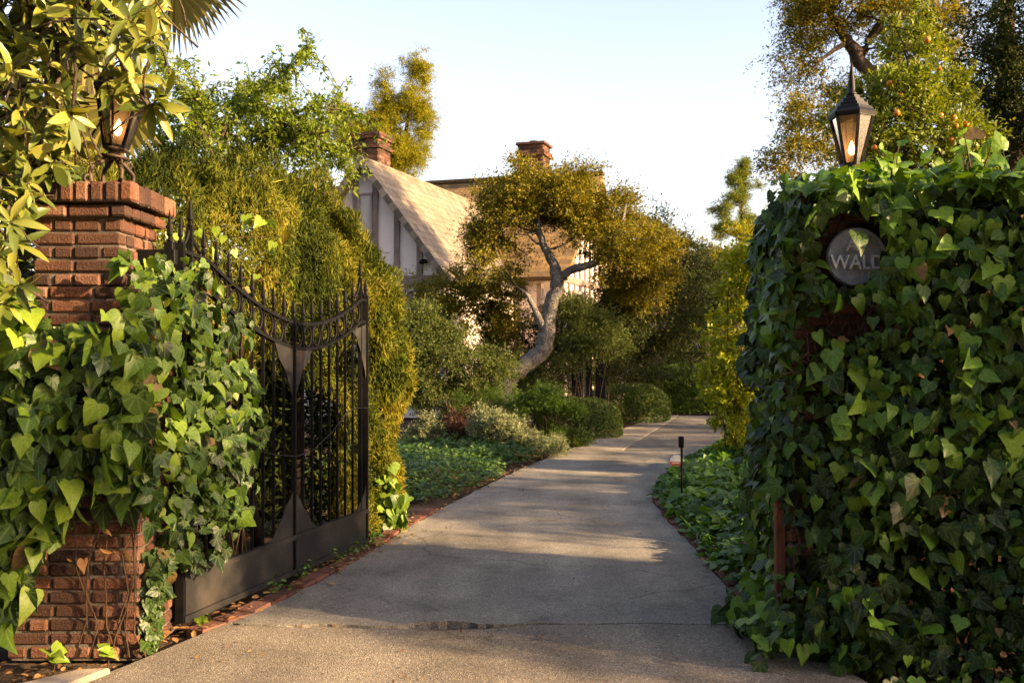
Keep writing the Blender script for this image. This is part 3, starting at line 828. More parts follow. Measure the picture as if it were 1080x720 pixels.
# hinge post fixed to the pillar
hp = thing('hinge_post', (-1.80, 5.30, 0), 'slim iron hinge post with a spear tip bolted to the left brick pillar', 'gate post')
mb = MB(); mb.bar((-1.795, 5.22, 1.6), (-1.795, 5.22, 2.06), .045); post_o = mb.build('post', M['iron'], hp, False, .003)
mb = MB(); spear(mb, (-1.795, 5.22, 2.06), .17, .018); mb.build('spear', M['iron'], hp)
for z in (1.68, 1.98):
    mb = MB(); mb.box((-1.86, 5.22, z), (.2, .05, .08)); mb.build('bracket', M['iron'], hp, False, .004)
# added brown post standing for the right pillar's brick edge
sp_ = thing('latch_post', (1.375, 5.2, 0), 'rusty square gate post peeping out of the ivy at the right pillar', 'gate post')


# ------------------------------------------------------------------ ivy on the left pillar and gate
def ivy_patch(n, fn, size, spread=.6, down=1.0):
    """fn(rand n x 2) -> points, outward normals ; hanging leaves that shingle downwards"""
    P, Nn = fn(rng.random((n, 2)))
    k = len(P)
    nn = nrm(Nn + rng.normal(size=(k, 3)) * spread * .55 + np.array([0, 0, .35]))
    al = nrm(np.array([0, 0, -down]) + rng.normal(size=(k, 3)) * .55 + Nn * .35)
    return P, al, nn, size * np.clip(np.exp(rng.normal(size=k) * .3), .45, 1.55)


def join(patches): return [np.concatenate(c) for c in zip(*patches)]


def stems(parent, pts_list, r=.006):
    for pts in pts_list:
        mb = MB(); mb.tube(pts, [r * (1 - .6 * i / (len(pts) - 1)) for i in range(len(pts))], 5); mb.build('stem', M['stem'], parent, True)


def ivy_left():
    t = thing('ivy', (-2.15, 4.8, 0), 'sunlit bright green ivy climbing the left pillar and the near end of the iron gate', 'ivy')

    def front(y, dens=1.0):
        def f(r):
            x = -3.0 + 1.30 * r[:, 0]; z = .0 + 1.98 * r[:, 1]
            xpx = CX + F * x / y; v = HY + (EYE - z) * F / y
            top = np.interp(xpx, [-40, 30, 60, 140, 190, 240], [250, 296, 330, 312, 280, 300]) + 12 * vnoise(np.column_stack([x, z, x * 0]), 5)
            bot = np.interp(xpx, [-40, 25, 40, 60, 100, 150, 200], [700, 660, 610, 562, 515, 535, 610]) + 12 * vnoise(np.column_stack([z, x, x * 0]), 6)
            hole = (xpx > 48) & (xpx < 146) & (v > 284) & (v < 342) & (rng.random(len(x)) < .93)
            ok = (v > top) & (v < bot) & ~hole
            bulge = .10 * np.sin(np.clip((v - top) / (bot - top), 0, 1) * PI)
            P = np.column_stack([x, y - .03 - bulge - rng.random(len(x)) * .12, z])[ok]
            return P, np.tile([.1, -1, .1], (len(P), 1))
        return f

    def side(r):          # right face of the pillar and over the near part of the gate
        s = -.25 + .62 * r[:, 0]; z = .12 + 1.85 * r[:, 1]
        P = np.array([GA + GD * (q * GL) for q in s]); P[:, 2] = z
        u = CX + F * P[:, 0] / P[:, 1]; v = HY + (EYE - z) * F / P[:, 1]
        rt = np.interp(v, [255, 290, 330, 380, 430, 480, 520, 560, 600, 640], [176, 215, 235, 250, 268, 256, 248, 236, 222, 180]) + 10 * vnoise(P, 4)
        lim = np.interp(u, [150, 160, 190, 215, 235], [500, 585, 600, 590, 550])
        ok = (u < rt) & (v > 262 + 10 * vnoise(P, 6)) & (v < lim)
        q = P + GN * (.02 + rng.random(len(P))[:, None] * .14)
        return q[ok], np.tile(GN * .8 + np.array([0, -.5, .1]), (ok.sum(), 1))

    def clump(r):         # small leaved tuft at the pillar foot
        x = -1.84 + .22 * r[:, 0]; z = .02 + .48 * r[:, 1]
        w = np.clip(z / .5, .1, 1); x = -1.79 + (x + 1.73) * 1.0 * w
        P = np.column_stack([x, 5.0 - .1 * rng.random(len(x)), z]); return P, np.tile([.5, -1, .2], (len(P), 1))

    def topp(r):          # shoots along the cap
        x = -2.46 + .3 * r[:, 0]; P = np.column_stack([x, 5.0 + .5 * r[:, 1], 2.33 + .09 * rng.random(len(x))]); return P, np.tile([0, -.4, .8], (len(P), 1))
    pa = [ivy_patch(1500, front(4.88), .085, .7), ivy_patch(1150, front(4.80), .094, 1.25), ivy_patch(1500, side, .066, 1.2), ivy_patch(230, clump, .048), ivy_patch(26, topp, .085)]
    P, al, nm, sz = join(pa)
    u = CX + F * P[:, 0] / P[:, 1]
    inner = np.arange(len(P)) < len(pa[0][0])
    tone = np.clip(np.where(inner, .1, .5) + .22 * vnoise(P, 1.6) + rng.normal(size=len(P)) * .2 - np.clip((u - 150) / 90, 0, 1) * .3, 0, .96); k0 = len(pa[0][0]) + len(pa[1][0]) + len(pa[2][0]); tone[k0:k0 + len(pa[3][0])] *= .45; tone[rng.random(len(tone)) < .012] = 1  # inner leaves and gate side toned darker for the shade there
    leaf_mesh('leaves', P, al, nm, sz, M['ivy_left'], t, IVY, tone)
    mb = MB(); L_ = []
    for k in range(7):
        x = -2.5 + .75 * R.random(); z = .0; pts = []
        for i in range(12):
            pts.append((x, 4.855 + R.uniform(-.006, .006), z)); x += R.uniform(-.06, .06); z += R.uniform(.1, .2)
            x = min(max(x, -2.6), -1.84)
        L_.append(pts)
    for k in range(8):
        s = .02 + .25 * R.random(); L_.append([gp(s + R.uniform(-.02, .02), .3 + i * .17, .02) for i in range(9)])
    stems(t, L_, .0045)
    # brown dead leaves caught in the ivy
    dead = [at(105, 577, 4.8), at(135, 583, 4.8), at(70, 588, 4.8), at(88, 590, 4.8), at(150, 552, 4.8), at(110, 560, 4.8)]
    leaf_mesh('dead_leaves', np.array(dead), nrm(rng.normal(size=(6, 3)) * .4 + np.array([0, 0, -1])), nrm(rng.normal(size=(6, 3)) * .9 + np.array([.2, -1, .3])), .07 * rng.uniform(.6, 1.2, 6), M['litter'], t, LONG[:2] + IVY[1:2])
    return t


ivy_left()


# ------------------------------------------------------------------ ivy over the right pillar and wall
wall = thing('garden_wall', (3.4, 5.2, 0), 'low brick garden wall buried in ivy beside the right pillar', 'wall')
mb = MB()
z = -.02; k = 0
while z < 2.12:
    x = 2.08 + (.1 if k % 2 else 0)
    while x < 5.2: mb.box((x + .1, 5.22, z + .03), (.19, .2, .056), R.uniform(-.01, .01)); x += .201
    z += .068; k += 1
mb.build('brickwork', M['brick'], wall)
mb = MB(); mb.box((3.65, 5.22, 1.05), (3.12, .17, 2.2)); mb.build('mortar_core', M['mortar'], wall)


def ivy_right():
    t = thing('ivy', (1.8, 4.9, 0), 'deep shady ivy engulfing the right pillar and wall with pale young leaves', 'ivy')

    def yf(x, z):        # front surface
        P3 = np.column_stack([x, z, x * 0])
        y = 4.93 - .10 * vnoise(P3, 1.6) - np.clip(x - 2.0, 0, 1.6) * .42 - .16 * np.clip(1.4 - z, 0, 1.4) - .12 * np.clip((x - 1.5), 0, .5)
        return y

    def front(lay):
        def f(r):
            x = 1.40 + 2.4 * r[:, 0]; z = .0 + 2.44 * r[:, 1]
            y = yf(x, z); z = z * (EYE + 186 * y / F) / 2.40
            rnd = np.clip((1.68 - x) / .3, 0, 1) ** 2 * .35 + np.clip((z - 2.15) / .3, 0, 1) ** 2 * .25   # rounded corner and shoulder
            y = y + rnd + lay - rng.random(len(x)) * .16
            u = CX + F * x / y; v = HY + (EYE - z) * F / y
            hole = ((u - 897) / 40) ** 2 + ((v - 258) / 47) ** 2 < 1
            hole |= ((u - 905) / 46) ** 2 + ((v - 334) / 20) ** 2 < .9
            hole |= ((u - 846) / 15) ** 2 + ((v - 592) / 48) ** 2 < 1
            ok = (~hole | (rng.random(len(x)) < .02))
            ok &= ~((u < 842) & (v > 545) & (v < 632) & (rng.random(len(x)) < .6))
            P = np.column_stack([x, y, z]); nn = np.column_stack([-.1 - np.clip((1.6 - x) / .3, 0, 1) * .8, -np.ones(len(x)), .15 + np.clip((z - 2.1) / .3, 0, 1) * .8])
            return P[ok], nn[ok]
        return f

    def leftside(r):
        y = 4.95 + .85 * r[:, 0]; z = .05 + 2.27 * r[:, 1]
        x = 1.45 - .05 * vnoise(np.column_stack([y, z, y * 0]), 2.4) - rng.random(len(y)) * .1 + np.clip((z - 2.1) / .3, 0, 1) ** 2 * .2
        u = CX + F * x / y; v = HY + (EYE - z) * F / y
        ok = ~((v > 535) & (v < 640) & (u > 820) & (rng.random(len(y)) < .6))
        P = np.column_stack([x, y, z]); return P[ok], np.tile([-1, -.35, .15], (ok.sum(), 1))

    def topp(r):
        x = 1.48 + 2.5 * r[:, 0]; y = 4.7 - np.clip(x - 2.1, 0, 1.5) * .35 + (1.05 + np.clip(x - 2.1, 0, 1.5) * .3) * r[:, 1]
        z = 2.30 + .06 * vnoise(np.column_stack([x, y, x * 0]), 2.5) + rng.random(len(x)) * .1 - np.clip((1.7 - x) / .3, 0, 1) * .1 - np.clip(x - 2.2, 0, 1) * .10
        ok = ~(((x - 1.815) ** 2 + (y - 5.32) ** 2) < .1 ** 2)
        P = np.column_stack([x, y, z]); return P[ok], np.tile([0, -.35, 1], (ok.sum(), 1))

    def skirt(r):
        x = 1.14 + .55 * r[:, 0]; y = 4.62 + .9 * r[:, 1] - (x - 1.14) * .25; z = .03 + .34 * rng.random(len(x)) * np.clip((x - 1.05) / .3, .15, 1)
        P = np.column_stack([x, y, z]); return P, np.tile([-.5, -.6, .6], (len(P), 1))
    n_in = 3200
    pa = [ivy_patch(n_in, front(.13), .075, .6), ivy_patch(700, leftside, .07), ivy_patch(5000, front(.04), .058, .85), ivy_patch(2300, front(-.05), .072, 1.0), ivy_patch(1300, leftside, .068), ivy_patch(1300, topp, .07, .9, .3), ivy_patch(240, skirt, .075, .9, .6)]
    P, al, nm, sz = join(pa)
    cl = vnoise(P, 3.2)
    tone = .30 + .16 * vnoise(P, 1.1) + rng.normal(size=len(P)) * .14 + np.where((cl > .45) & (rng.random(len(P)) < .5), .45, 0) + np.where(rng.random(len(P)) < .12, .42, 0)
    tone[:len(pa[0][0])] = .08 * rng.random(len(pa[0][0]))  # innermost leaves toned near black for the shade in the gaps
    tone += np.where(P[:, 2] > 2.28, .28, 0)  # top leaves toned lighter for the sun they catch
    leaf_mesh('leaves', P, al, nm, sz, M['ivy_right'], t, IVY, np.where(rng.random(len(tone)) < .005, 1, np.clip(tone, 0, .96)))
    # tips that stand up above the wall
    mb = MB(); L_ = []
    for k in range(26):
        x = 1.42 + .6 * R.random(); z = 0.05 + 1.5 * R.random(); pts = []
        for i in range(11):
            pts.append((x, float(5.0 - (.02 if z < 1.72 else -.09)) + R.uniform(-.01, .005), z)); x = min(max(x + R.uniform(-.09, .09), 1.41), 2.05); z = min(z + R.uniform(.04, .16), 2.25)
        L_.append(pts)
    for k in range(14):      # twiggy tangle over the bare bricks
        a = at(840 + 120 * R.random(), 330 + 60 * R.random(), 4.98); L_.append([a + np.array([R.uniform(-.03, .03) + .03 * i * R.choice((-1, 1)), -.01 * (i % 3), -.028 * i + R.uniform(-.02, .02)]) for i in range(7)])
    sh = []
    for k in range(22):      # upright shoots
        x = 1.6 + 2.0 * R.random(); y = 4.75 - max(0, x - 2.1) * .3 + .3 * R.random(); h = R.uniform(.08, .22); top = (x + R.uniform(-.06, .06), y, 2.42 + h); zq = 2.3 - max(0, x - 2.2) * .1; top = (top[0], y, zq + .1 + h * .6); L_.append([(x, y, zq), (x, y, zq + .08), top]); sh.append(top); sh.append((x, y, zq + .1 + h * .25))
    stems(t, L_, .0065)
    sh = np.array(sh); k = len(sh)
    leaf_mesh('young_leaves', sh, nrm(rng.normal(size=(k, 3)) + np.array([0, 0, .4])), nrm(rng.normal(size=(k, 3)) * .5 + np.array([0, -.7, .5])), .075 * rng.uniform(.7, 1.3, k), M['ivy_right'], t, IVY, rng.uniform(.7, 1, k))
    return t


ivy_right()
mb = MB(); mb.bar((1.372, 5.1, -.02), (1.372, 5.1, .72), .05)
M['rust'] = mat_surface('rusty_steel', [(.3, (.09, .035, .02)), (.7, (.24, .09, .05))], 9, .8, .5, 70, .2)  # brown of the pillar's brick edge, for the added post
mb.build('post', M['rust'], sp_, False, .004)
mb = MB(); mb.box((1.372, 5.1, .73), (.062, .062, .02)); mb.build('post_cap', M['rust'], sp_, False, .003)

# ------------------------------------------------------------------ conifer hedge behind the gate
def conifer_hedge():
    A, B = np.array([-2.95, 5.9, 0]), np.array([-1.42, 8.75, 0]); L_ = np.linalg.norm(B - A); D = (B - A) / L_; Nf = np.array([D[1], -D[0], 0])
    t = thing('conifer_hedge', (A + B) / 2, 'tall olive conifer hedge with a sloping top spilling over behind the iron gate', 'hedge')
    H = lambda s: np.interp(s, [0, .25, .5, .75, .85, .95, 1.02, 1.1], [2.62, 2.72, 2.8, 2.8, 2.62, 2.25, 1.9, 1.45])
    n = 170000
    s = np.where(rng.random(n) < .3, .8 + .26 * rng.random(n), rng.random(n) * 1.06); a = rng.random(n)
    half = .46 + .12 * np.clip((s - .8) / .15, 0, 1)
    h = H(s)
    # section: front face (a<.62), top (.62-.8), back (.8-1)
    P = A + D * (s * L_)[:, None]
    fr = a < .66; z = np.where(fr, h * (a / .66) ** .8, np.where(a < .86, h, h * (1 - a) / .14))
    lat = np.where(fr, half, np.where(a < .86, half - 2 * half * (a - .66) / .2, -half))
    shrink = 1 - .55 * np.clip((z / h - .75) / .25, 0, 1) ** 2 * fr
    end = np.clip((s - .95) / .11, 0, 1); lat = lat * shrink * np.sqrt(np.clip(1 - end ** 2 * .9, .05, 1))
    P = P + Nf * lat[:, None]; P[:, 2] = z
    lump = .13 * vnoise(P, 1.5) + .07 * vnoise(P, 4.2)
    out = np.where((a < .66)[:, None], Nf, np.where((a < .86)[:, None], np.array([0, 0, 1.]), -Nf)) + D * end[:, None] * 1.2
    out = nrm(out)
    P = P + out * (lump - .16 * rng.random(n) ** 1.5)[:, None]
    keep = (P[:, 2] > .02) & ~((s < .80) & fr & (P[:, 2] < 1.15 + .22 * vnoise(np.column_stack([s * 3, s * 0, s * 0]), 2.) + .25 * rng.random(n)))
    keep &= vnoise(P, 3.0) > -.85
    P, out, s, a, lump = P[keep], out[keep], s[keep], a[keep], lump[keep]; n = len(P)
    al = nrm(out * .7 + rng.normal(size=(n, 3)) * .6 + np.array([0, 0, .45]))
    hang = (rng.random(n) < .5) & (a < .66)
    al[hang] = nrm(out[hang] * .5 + rng.normal(size=(hang.sum(), 3)) * .3 + np.array([0, 0, -1]))
    nm = nrm(out + rng.normal(size=(n, 3)) * .7)
    sz = rng.uniform(.03, .085, n)
    tone = np.clip(.42 + .16 * np.clip((s - .8) / .15, 0, 1) + .3 * vnoise(P, 1.2) + .22 * vnoise(P, 5) + rng.normal(size=n) * .13, 0, 1)  # hedge end toned golden for the sunlight on it
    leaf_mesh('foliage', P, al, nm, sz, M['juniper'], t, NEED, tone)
    # inner growth, toned dark for the shade inside, so that the hedge is not hollow
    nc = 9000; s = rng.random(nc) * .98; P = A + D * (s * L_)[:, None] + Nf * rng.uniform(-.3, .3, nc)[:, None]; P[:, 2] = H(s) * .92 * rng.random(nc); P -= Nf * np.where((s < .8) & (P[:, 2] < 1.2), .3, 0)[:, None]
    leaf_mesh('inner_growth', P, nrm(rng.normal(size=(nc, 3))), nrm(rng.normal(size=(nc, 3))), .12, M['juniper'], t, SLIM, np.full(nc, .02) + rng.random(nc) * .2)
    mb = MB()
    for k in range(7):
        q = A + D * L_ * (k + .5) / 7; limb(mb, q + np.array([0, 0, -.03]), q + np.array([rng.normal() * .1, rng.normal() * .1, 2.1]), .05, .02, .05)
    mb.build('trunks', M['wood_old'], t, True)
    # long upright shoots on the top edge
    return t


conifer_hedge()
# a few pale leaves and an ivy strand hanging on the hedge
t = thing('ivy', (-1.1, 8.4, 0), 'small trailing ivy strand on the hedge corner just past the gate', 'ivy')
Pp = []
for (u0, v0), (u1, v1), n in (((383, 268), (412, 390), 26), ((392, 520), (425, 560), 90), ((395, 490), (425, 530), 50)):
    for i in range(n):
        q = R.random(); Pp.append(at(u0 + (u1 - u0) * q + R.gauss(0, 5), v0 + (v1 - v0) * q + R.gauss(0, 12), 8.35 - .15 * R.random()))
Pp = np.array(Pp); Pp = Pp[Pp[:, 2] > .0]; k = len(Pp)
leaf_mesh('leaves', Pp, nrm(rng.normal(size=(k, 3)) * .5 + np.array([0, 0, -1])), nrm(rng.normal(size=(k, 3)) * .5 + np.array([.5, -1, .3])), .085 * rng.uniform(.6, 1.3, k), M['ivy_left'], t, IVY, rng.uniform(.3, .95, k))
stems(t, [[at(383, 268, 8.5), at(398, 320, 8.5), at(408, 390, 8.5), at(412, 480, 8.45), at(412, 560, 8.4)]], .008)
# yellow-lit leaves near the hedge top behind the spears
t = thing('ivy', (-1.9, 6.3, 1.6), 'sparse pale ivy shoots hanging in the hedge behind the gate spears', 'ivy')
Q = np.array([at(u + R.gauss(0, 3), v + R.gauss(0, 3), 6.1) for u, v in [(228, 238), (238, 250), (255, 240), (262, 232), (270, 236), (288, 255), (284, 268), (248, 262), (300, 246), (195, 262), (206, 270), (216, 284), (222, 300), (231, 268), (208, 240), (274, 285), (262, 300), (310, 300), (290, 235), (180, 235), (186, 246), (190, 290), (205, 300)]])
k = len(Q); leaf_mesh('leaves', Q, nrm(rng.normal(size=(k, 3)) * .6 + np.array([0, 0, -1])), nrm(rng.normal(size=(k, 3)) * .6 + np.array([.6, -1, .3])), .075 * rng.uniform(.7, 1.2, k), M['ivy_left'], t, IVY, rng.uniform(.75, 1, k))
stems(t, [[at(180, 235, 6.15), at(230, 250, 6.15), at(300, 250, 6.15)], [at(195, 262, 6.15), at(235, 290, 6.15), at(310, 300, 6.15)]], .005)
# board fence added behind, coloured near black for the shade there
t = thing('board_fence', (-2.6, 7.4, 0), 'dark weathered board fence in the gloom behind the hedge and gate', 'fence')
A, B = np.array([-3.5, 6.0, 0]), np.array([-1.95, 9.0, 0]); mb = MB(); nb = 24
for i in range(nb):
    q = A + (B - A) * (i + .5) / nb; mb.box((q[0], q[1], .88), (.135, .022, 1.76 + R.uniform(-.02, .02)), math.atan2(B[1] - A[1], B[0] - A[0]) + R.uniform(-.02, .02))
mb.build('boards', M['wood_old'], t)
mb = MB()
for z in (.4, 1.4): mb.bar(A + np.array([.03, -.015, z]), B + np.array([.03, -.015, z]), .04, .08)
mb.build('rails', M['wood_old'], t)
for i in range(4):
    q = A + (B - A) * i / 3; mb = MB(); mb.box((q[0] - .06, q[1] + .03, .9), (.09, .09, 1.84)); mb.build('post', M['wood_old'], t)

# ------------------------------------------------------------------ plants placed where the photo shows them
def pb(u, v, d, ru, rv, rd=None, w=None):
    c = at(u, v, d); rx, rz = ru * d / F, rv * d / F; ry = rd if rd else (rx + rz) / 2
    return (c[0], c[1], c[2], rx, ry, rz) + ((w,) if w else ())


# loquat hanging over the left pillar
def loquat():
    base = np.array([-3.7, 5.3, 0]); t = thing('loquat_tree', base, 'loquat tree with big leathery golden leaves overhanging the left pillar', 'tree')
    mb = MB(); trunk = [(-3.7, 5.3, -.05), (-3.65, 5.25, 1.2), (-3.45, 5.2, 2.2), (-3.1, 5.1, 3.0), (-2.6, 5.0, 3.45), (-2.15, 4.95, 3.3)]
    mb.tube(trunk, [.13, .11, .09, .06, .04, .02], 9)
    tips = []
    while len(tips) < 760:
        u, v, d = R.uniform(-170, 205), R.uniform(-120, 335), R.uniform(4.35, 5.75)
        lim = np.interp(v, [-120, 0, 40, 75, 100, 130, 165, 200, 250, 335], [200, 178, 165, 128, 108, 92, 72, 52, 34, 24])
        if u > lim: continue
        if 62 < v < 200 and 78 < u < 165 and d < 5.75: continue
        if 240 < v and u < 40 and R.random() < .5: continue
        tips.append((at(u, v, d), (u, v)))
    for u, v, d in [(148, 78, 4.9), (140, 92, 4.92), (130, 84, 4.85), (168, 104, 4.9), (160, 112, 4.92), (176, 100, 4.95), (118, 98, 4.85), (112, 84, 4.8), (155, 10, 5.0), (170, 18, 5.1)]: tips.append((at(u, v, d), (u, v)))
    TP = np.array(trunk); P, al, nm = [], [], []
    for tip, _ in tips:
        dr = nrm(np.array([R.uniform(-.2, 1.0), R.uniform(-1.0, .2), R.uniform(-.3, .8)]))
        if R.random() < .14:
            j = np.argmin(np.linalg.norm(TP - tip, axis=1)); limb(mb, TP[j], tip, .016, .006, .12)
        else: limb(mb, tip - dr * .28 + rng.normal(size=3) * .06, tip, .006, .004, .08, 5, 4)
        ax1 = nrm(np.cross(dr, [.3, .2, .9])); ax2 = np.cross(dr, ax1); kk = R.randint(5, 9)
        for i in range(kk):
            th = i * 2.4 + R.random(); sp = R.uniform(.55, 1.3)
            a = nrm(dr * .7 + (ax1 * math.cos(th) + ax2 * math.sin(th)) * sp + np.array([0, 0, -.25]))
            P.append(tip - dr * R.uniform(0, .05)); al.append(a); nm.append(nrm(dr + np.array([0, -.2, .5]) + rng.normal(size=3) * .25))
    mb.build('trunk', M['bark_dark'], t, True)
    P = np.array(P); leaf_mesh('crown', P, np.array(al), np.array(nm),   .125 * np.clip(np.exp(rng.normal(size=len(P)) * .22), .6, 1.4), M['loquat'], t, LONG)
    for u, v in [(139, 43), (134, 48), (142, 41), (138, 86), (141, 92), (136, 80), (107, 53), (100, 50), (124, 50), (75, 150), (143, 96), (128, 20)]:
        f = MB(); f.ball(at(u, v, 4.78), .017 * R.uniform(.85, 1.15), 8, 6); f.build('fruit', M['loquat_fruit'], t, True)


loquat()


def fan_palm():
    base = np.array([-3.75, 8.3, 0]); t = thing('fan_palm', base, 'fan palm with stiff pleated fronds peeking out above the left lantern', 'palm tree')
    mb = MB(); mb.tube([base + np.array([0, 0, -.05]), base + np.array([.05, 0, 2.0]), base + np.array([.12, 0, 4.0])], [.2, .17, .16], 12); mb.build('trunk', M['bark_dark'], t, True)
    crown = base + np.array([.12, 0, 4.1])
    fr = [(at(184, -14, 8.0), (.25, -.35, -1), .62), (at(196, -30, 8.2), (.8, -.2, -.45), .62), (at(122, 108, 6.9), (-.45, -.25, -1), .52), (at(128, -40, 8.0), (.1, -.5, -.8), .7), (at(95, 40, 7.6), (-.4, -.6, -.6), .6), (at(60, 120, 7.4), (-.2, -.5, -.9), .6)]
    for hub, dr, ln in fr:
        dr = nrm(np.array(dr, float)); side = nrm(np.cross(dr, [0, 1, .25])); nn = np.cross(side, dr); nb = 30; V, Fc = [], []
        for i in range(nb):
            th = (i / (nb - 1) - .5) * 2.7; a = dr * math.cos(th) + side * math.sin(th); b = np.cross(nn, a); l = ln * (1 - .18 * abs(th) / 1.35) * R.uniform(.92, 1.05); o = len(V)
            droop = np.array([0, 0, -.12 * l])
            V += [hub, hub + a * l * .55 + b * .022 + nn * .012, hub + a * l * .55 - b * .022 - nn * .012 * (-1) ** i, hub + a * l + droop]; Fc += [(o, o + 1, o + 2), (o + 1, o + 3, o + 2)]
        f = mesh_np('frond', np.array(V), np.array(Fc), M['palm'], t)
        m_ = MB(); m_.tube([crown, (np.array(crown) + hub) / 2 + np.array([0, 0, .25]), hub], [.02, .014, .01], 6); m_.build('leaf_stalk', M['palm'], f, True)


fan_palm()

# feathery tree behind the hedge: arching twigs with small hanging leaves
def pepper():
    base = np.array([-3.3, 9.6, 0]); t = thing('feathery_tree', base, 'airy feathery leaved tree arching over the hedge in front of the gable', 'tree')
    mb = MB(); mb.tube([base + np.array([0, 0, -.05]), base + np.array([.1, 0, 1.2]), at(205, 230, 9.6), at(225, 170, 9.6), at(250, 120, 9.6)], [.12, .1, .08, .05, .02], 8)
    arms = [[(215, 205), (240, 165), (275, 155), (310, 140), (345, 140)], [(220, 180), (240, 130), (270, 100), (300, 75), (328, 50)], [(212, 215), (225, 175), (205, 110), (180, 75), (165, 60)], [(240, 165), (290, 125), (335, 112), (375, 118)], [(230, 175), (240, 110), (262, 95), (285, 95)], [(250, 160), (300, 130), (340, 150), (372, 178)], [(220, 200), (190, 165), (160, 140), (150, 120)], [(215, 210), (180, 190), (150, 170)], [(230, 190), (270, 190), (310, 195)], [(225, 170), (215, 120), (205, 95)]]
    P, al = [], []
    for a in arms:
        d = 9.5 + R.uniform(-.7, .9); pts = [at(u, v, d + .15 * i * R.uniform(-1, 1)) for i, (u, v) in enumerate(a)]
        mb.tube(pts, [.016 - .013 * i / (len(pts) - 1) for i in range(len(pts))], 5)
        pts = np.array(pts); seg = len(pts) - 1
        for k in range(66):
            q = R.uniform(.15, 1) * seg; i = min(int(q), seg - 1); p = pts[i] + (pts[i + 1] - pts[i]) * (q - i); dirn = nrm(pts[i + 1] - pts[i])
            tw = nrm(dirn * .6 + rng.normal(size=3) * .7 + np.array([0, 0, -.1])); ln = R.uniform(.15, .5)
            end = p + tw * ln + np.array([0, 0, -.35 * ln]); mb.tube([p, p + tw * ln * .6, end], [.006, .004, .002], 3, False)
            for j in range(34):
                s = R.random(); c = p + tw * ln * s + np.array([0, 0, -.35 * ln * s * s]); P.append(c + rng.normal(size=3) * .02); al.append(nrm(tw * .5 + rng.normal(size=3) * .8 + np.array([0, 0, -.4])))
    blobs = [pb(250, 200, 10, 70, 30, .7), pb(170, 160, 9.6, 45, 60, .7), pb(305, 182, 10.2, 34, 28, .5), pb(200, 215, 10, 60, 30, .7), pb(290, 160, 10.0, 60, 30, .7)]
    blobs += [pb(240, 130, 9.8, 50, 36, .7), pb(300, 120, 9.8, 40, 34, .6), pb(322, 150, 9.9, 26, 26, .5)]
    C0 = blob_points(blobs, 330, 1.2, -.12, 1.6)
    P2, al2, nm2, sz2 = foliage(C0, 34, .13, .05, .5, .5)
    mb.build('trunk', M['bark_dark'], t, True)
    P = np.vstack([np.array(P), P2]); al = np.vstack([np.array(al), al2])
    leaf_mesh('crown', P, al, nrm(rng.normal(size=P.shape) + np.array([0, 0, .6])), .05 * rng.uniform(.6, 1.3, len(P)), M['pepper'], t, SMALL + SLIM)


pepper()

# ------------------------------------------------------------------ Tudor style house
G0 = np.array([-3.3, 22.0, 0]); HL = nrm(np.array([.95, -.31, 0])); HD = np.array([-HL[1], HL[0], 0])


def hp_(l, d, z): return G0 + HL * l + HD * d + np.array([0, 0, z])


house = thing('tudor_house', hp_(0, 6, 0), 'half timbered house with a pale steep gable, brown shingle roof and brick chimneys', 'house')
HR = math.atan2(HL[1], HL[0])


def wall_panel(name, pts2, d0, th, mat):          # polygon in (l, z) at depth d0, thickness to the back
    mb = MB(); mb.prism([hp_(l, d0, z) for l, z in pts2], HD * th); return mb.build(name, mat, house)


def hbox(mb, l0, l1, d0, d1, z0, z1): mb.box(hp_((l0 + l1) / 2, (d0 + d1) / 2, (z0 + z1) / 2), (l1 - l0, d1 - d0, z1 - z0), HR)


SL = 2.56 / 1.97
wall_panel('gable_wall', [(-1.9, 0), (1.9, 0), (1.9, 3.28), (0, 5.70), (-1.9, 3.28)], .1, .25, M['plaster'])
mb = MB(); hbox(mb, -1.9, -1.66, .36, 5.4, 0, 3.2); hbox(mb, 1.66, 1.9, .36, 5.4, 0, 3.2); mb.build('wing_wall', M['plaster'], house)
for l in (-1.33, -.79, -.21, .27, .79, 1.33):
    mb = MB(); top = 5.62 - abs(l) * SL - .12; hbox(mb, l - .065, l + .065, .06, .13, 3.1, top); mb.build('timber', M['timber'], house)
mb = MB(); hbox(mb, -1.95, 1.95, .045, .14, 2.88, 3.1); mb.build('timber', M['timber'], house)
for l in (-1.3, 0, 1.3):
    mb = MB(); hbox(mb, l - .07, l + .07, .055, .13, 0.1, 2.88); mb.build('timber', M['timber'], house)
mb = MB(); hbox(mb, -.145, .205, .055, .12, 3.96, 4.05); mb.build('timber', M['timber'], house)
for s in (-1, 1):
    mb = MB(); mb.bar(hp_(0, -.02, 5.66), hp_(s * 2.08, -.02, 5.66 - 2.08 * SL), .06, .24, up=tuple(HD)); mb.build('barge_board', M['timber'], house)
w = MB(); hbox(w, -.145, -.105, .03, .12, 4.05, 4.95); hbox(w, .165, .205, .03, .12, 4.05, 4.95); hbox(w, -.105, .165, .03, .12, 4.05, 4.09); hbox(w, -.105, .165, .03, .12, 4.91, 4.95)
wf = w.build('window', M['window_frame'], house); w = MB(); hbox(w, -.105, .165, .07, .09, 4.09, 4.91); M['dusty_pane'] = mat_plain('curtained_pane', (.34, .29, .25), .15); w.build('pane', M['dusty_pane'], wf)
mb = MB(); hbox(mb, 1.42, 1.5, -.06, .1, 3.36, 3.44); mb.lathe(hp_(1.46, -.1, 3.33), [(.05, 0), (.07, .03), (.04, .09)], 10); mb.build('floodlight', M['dark_paint'], house)


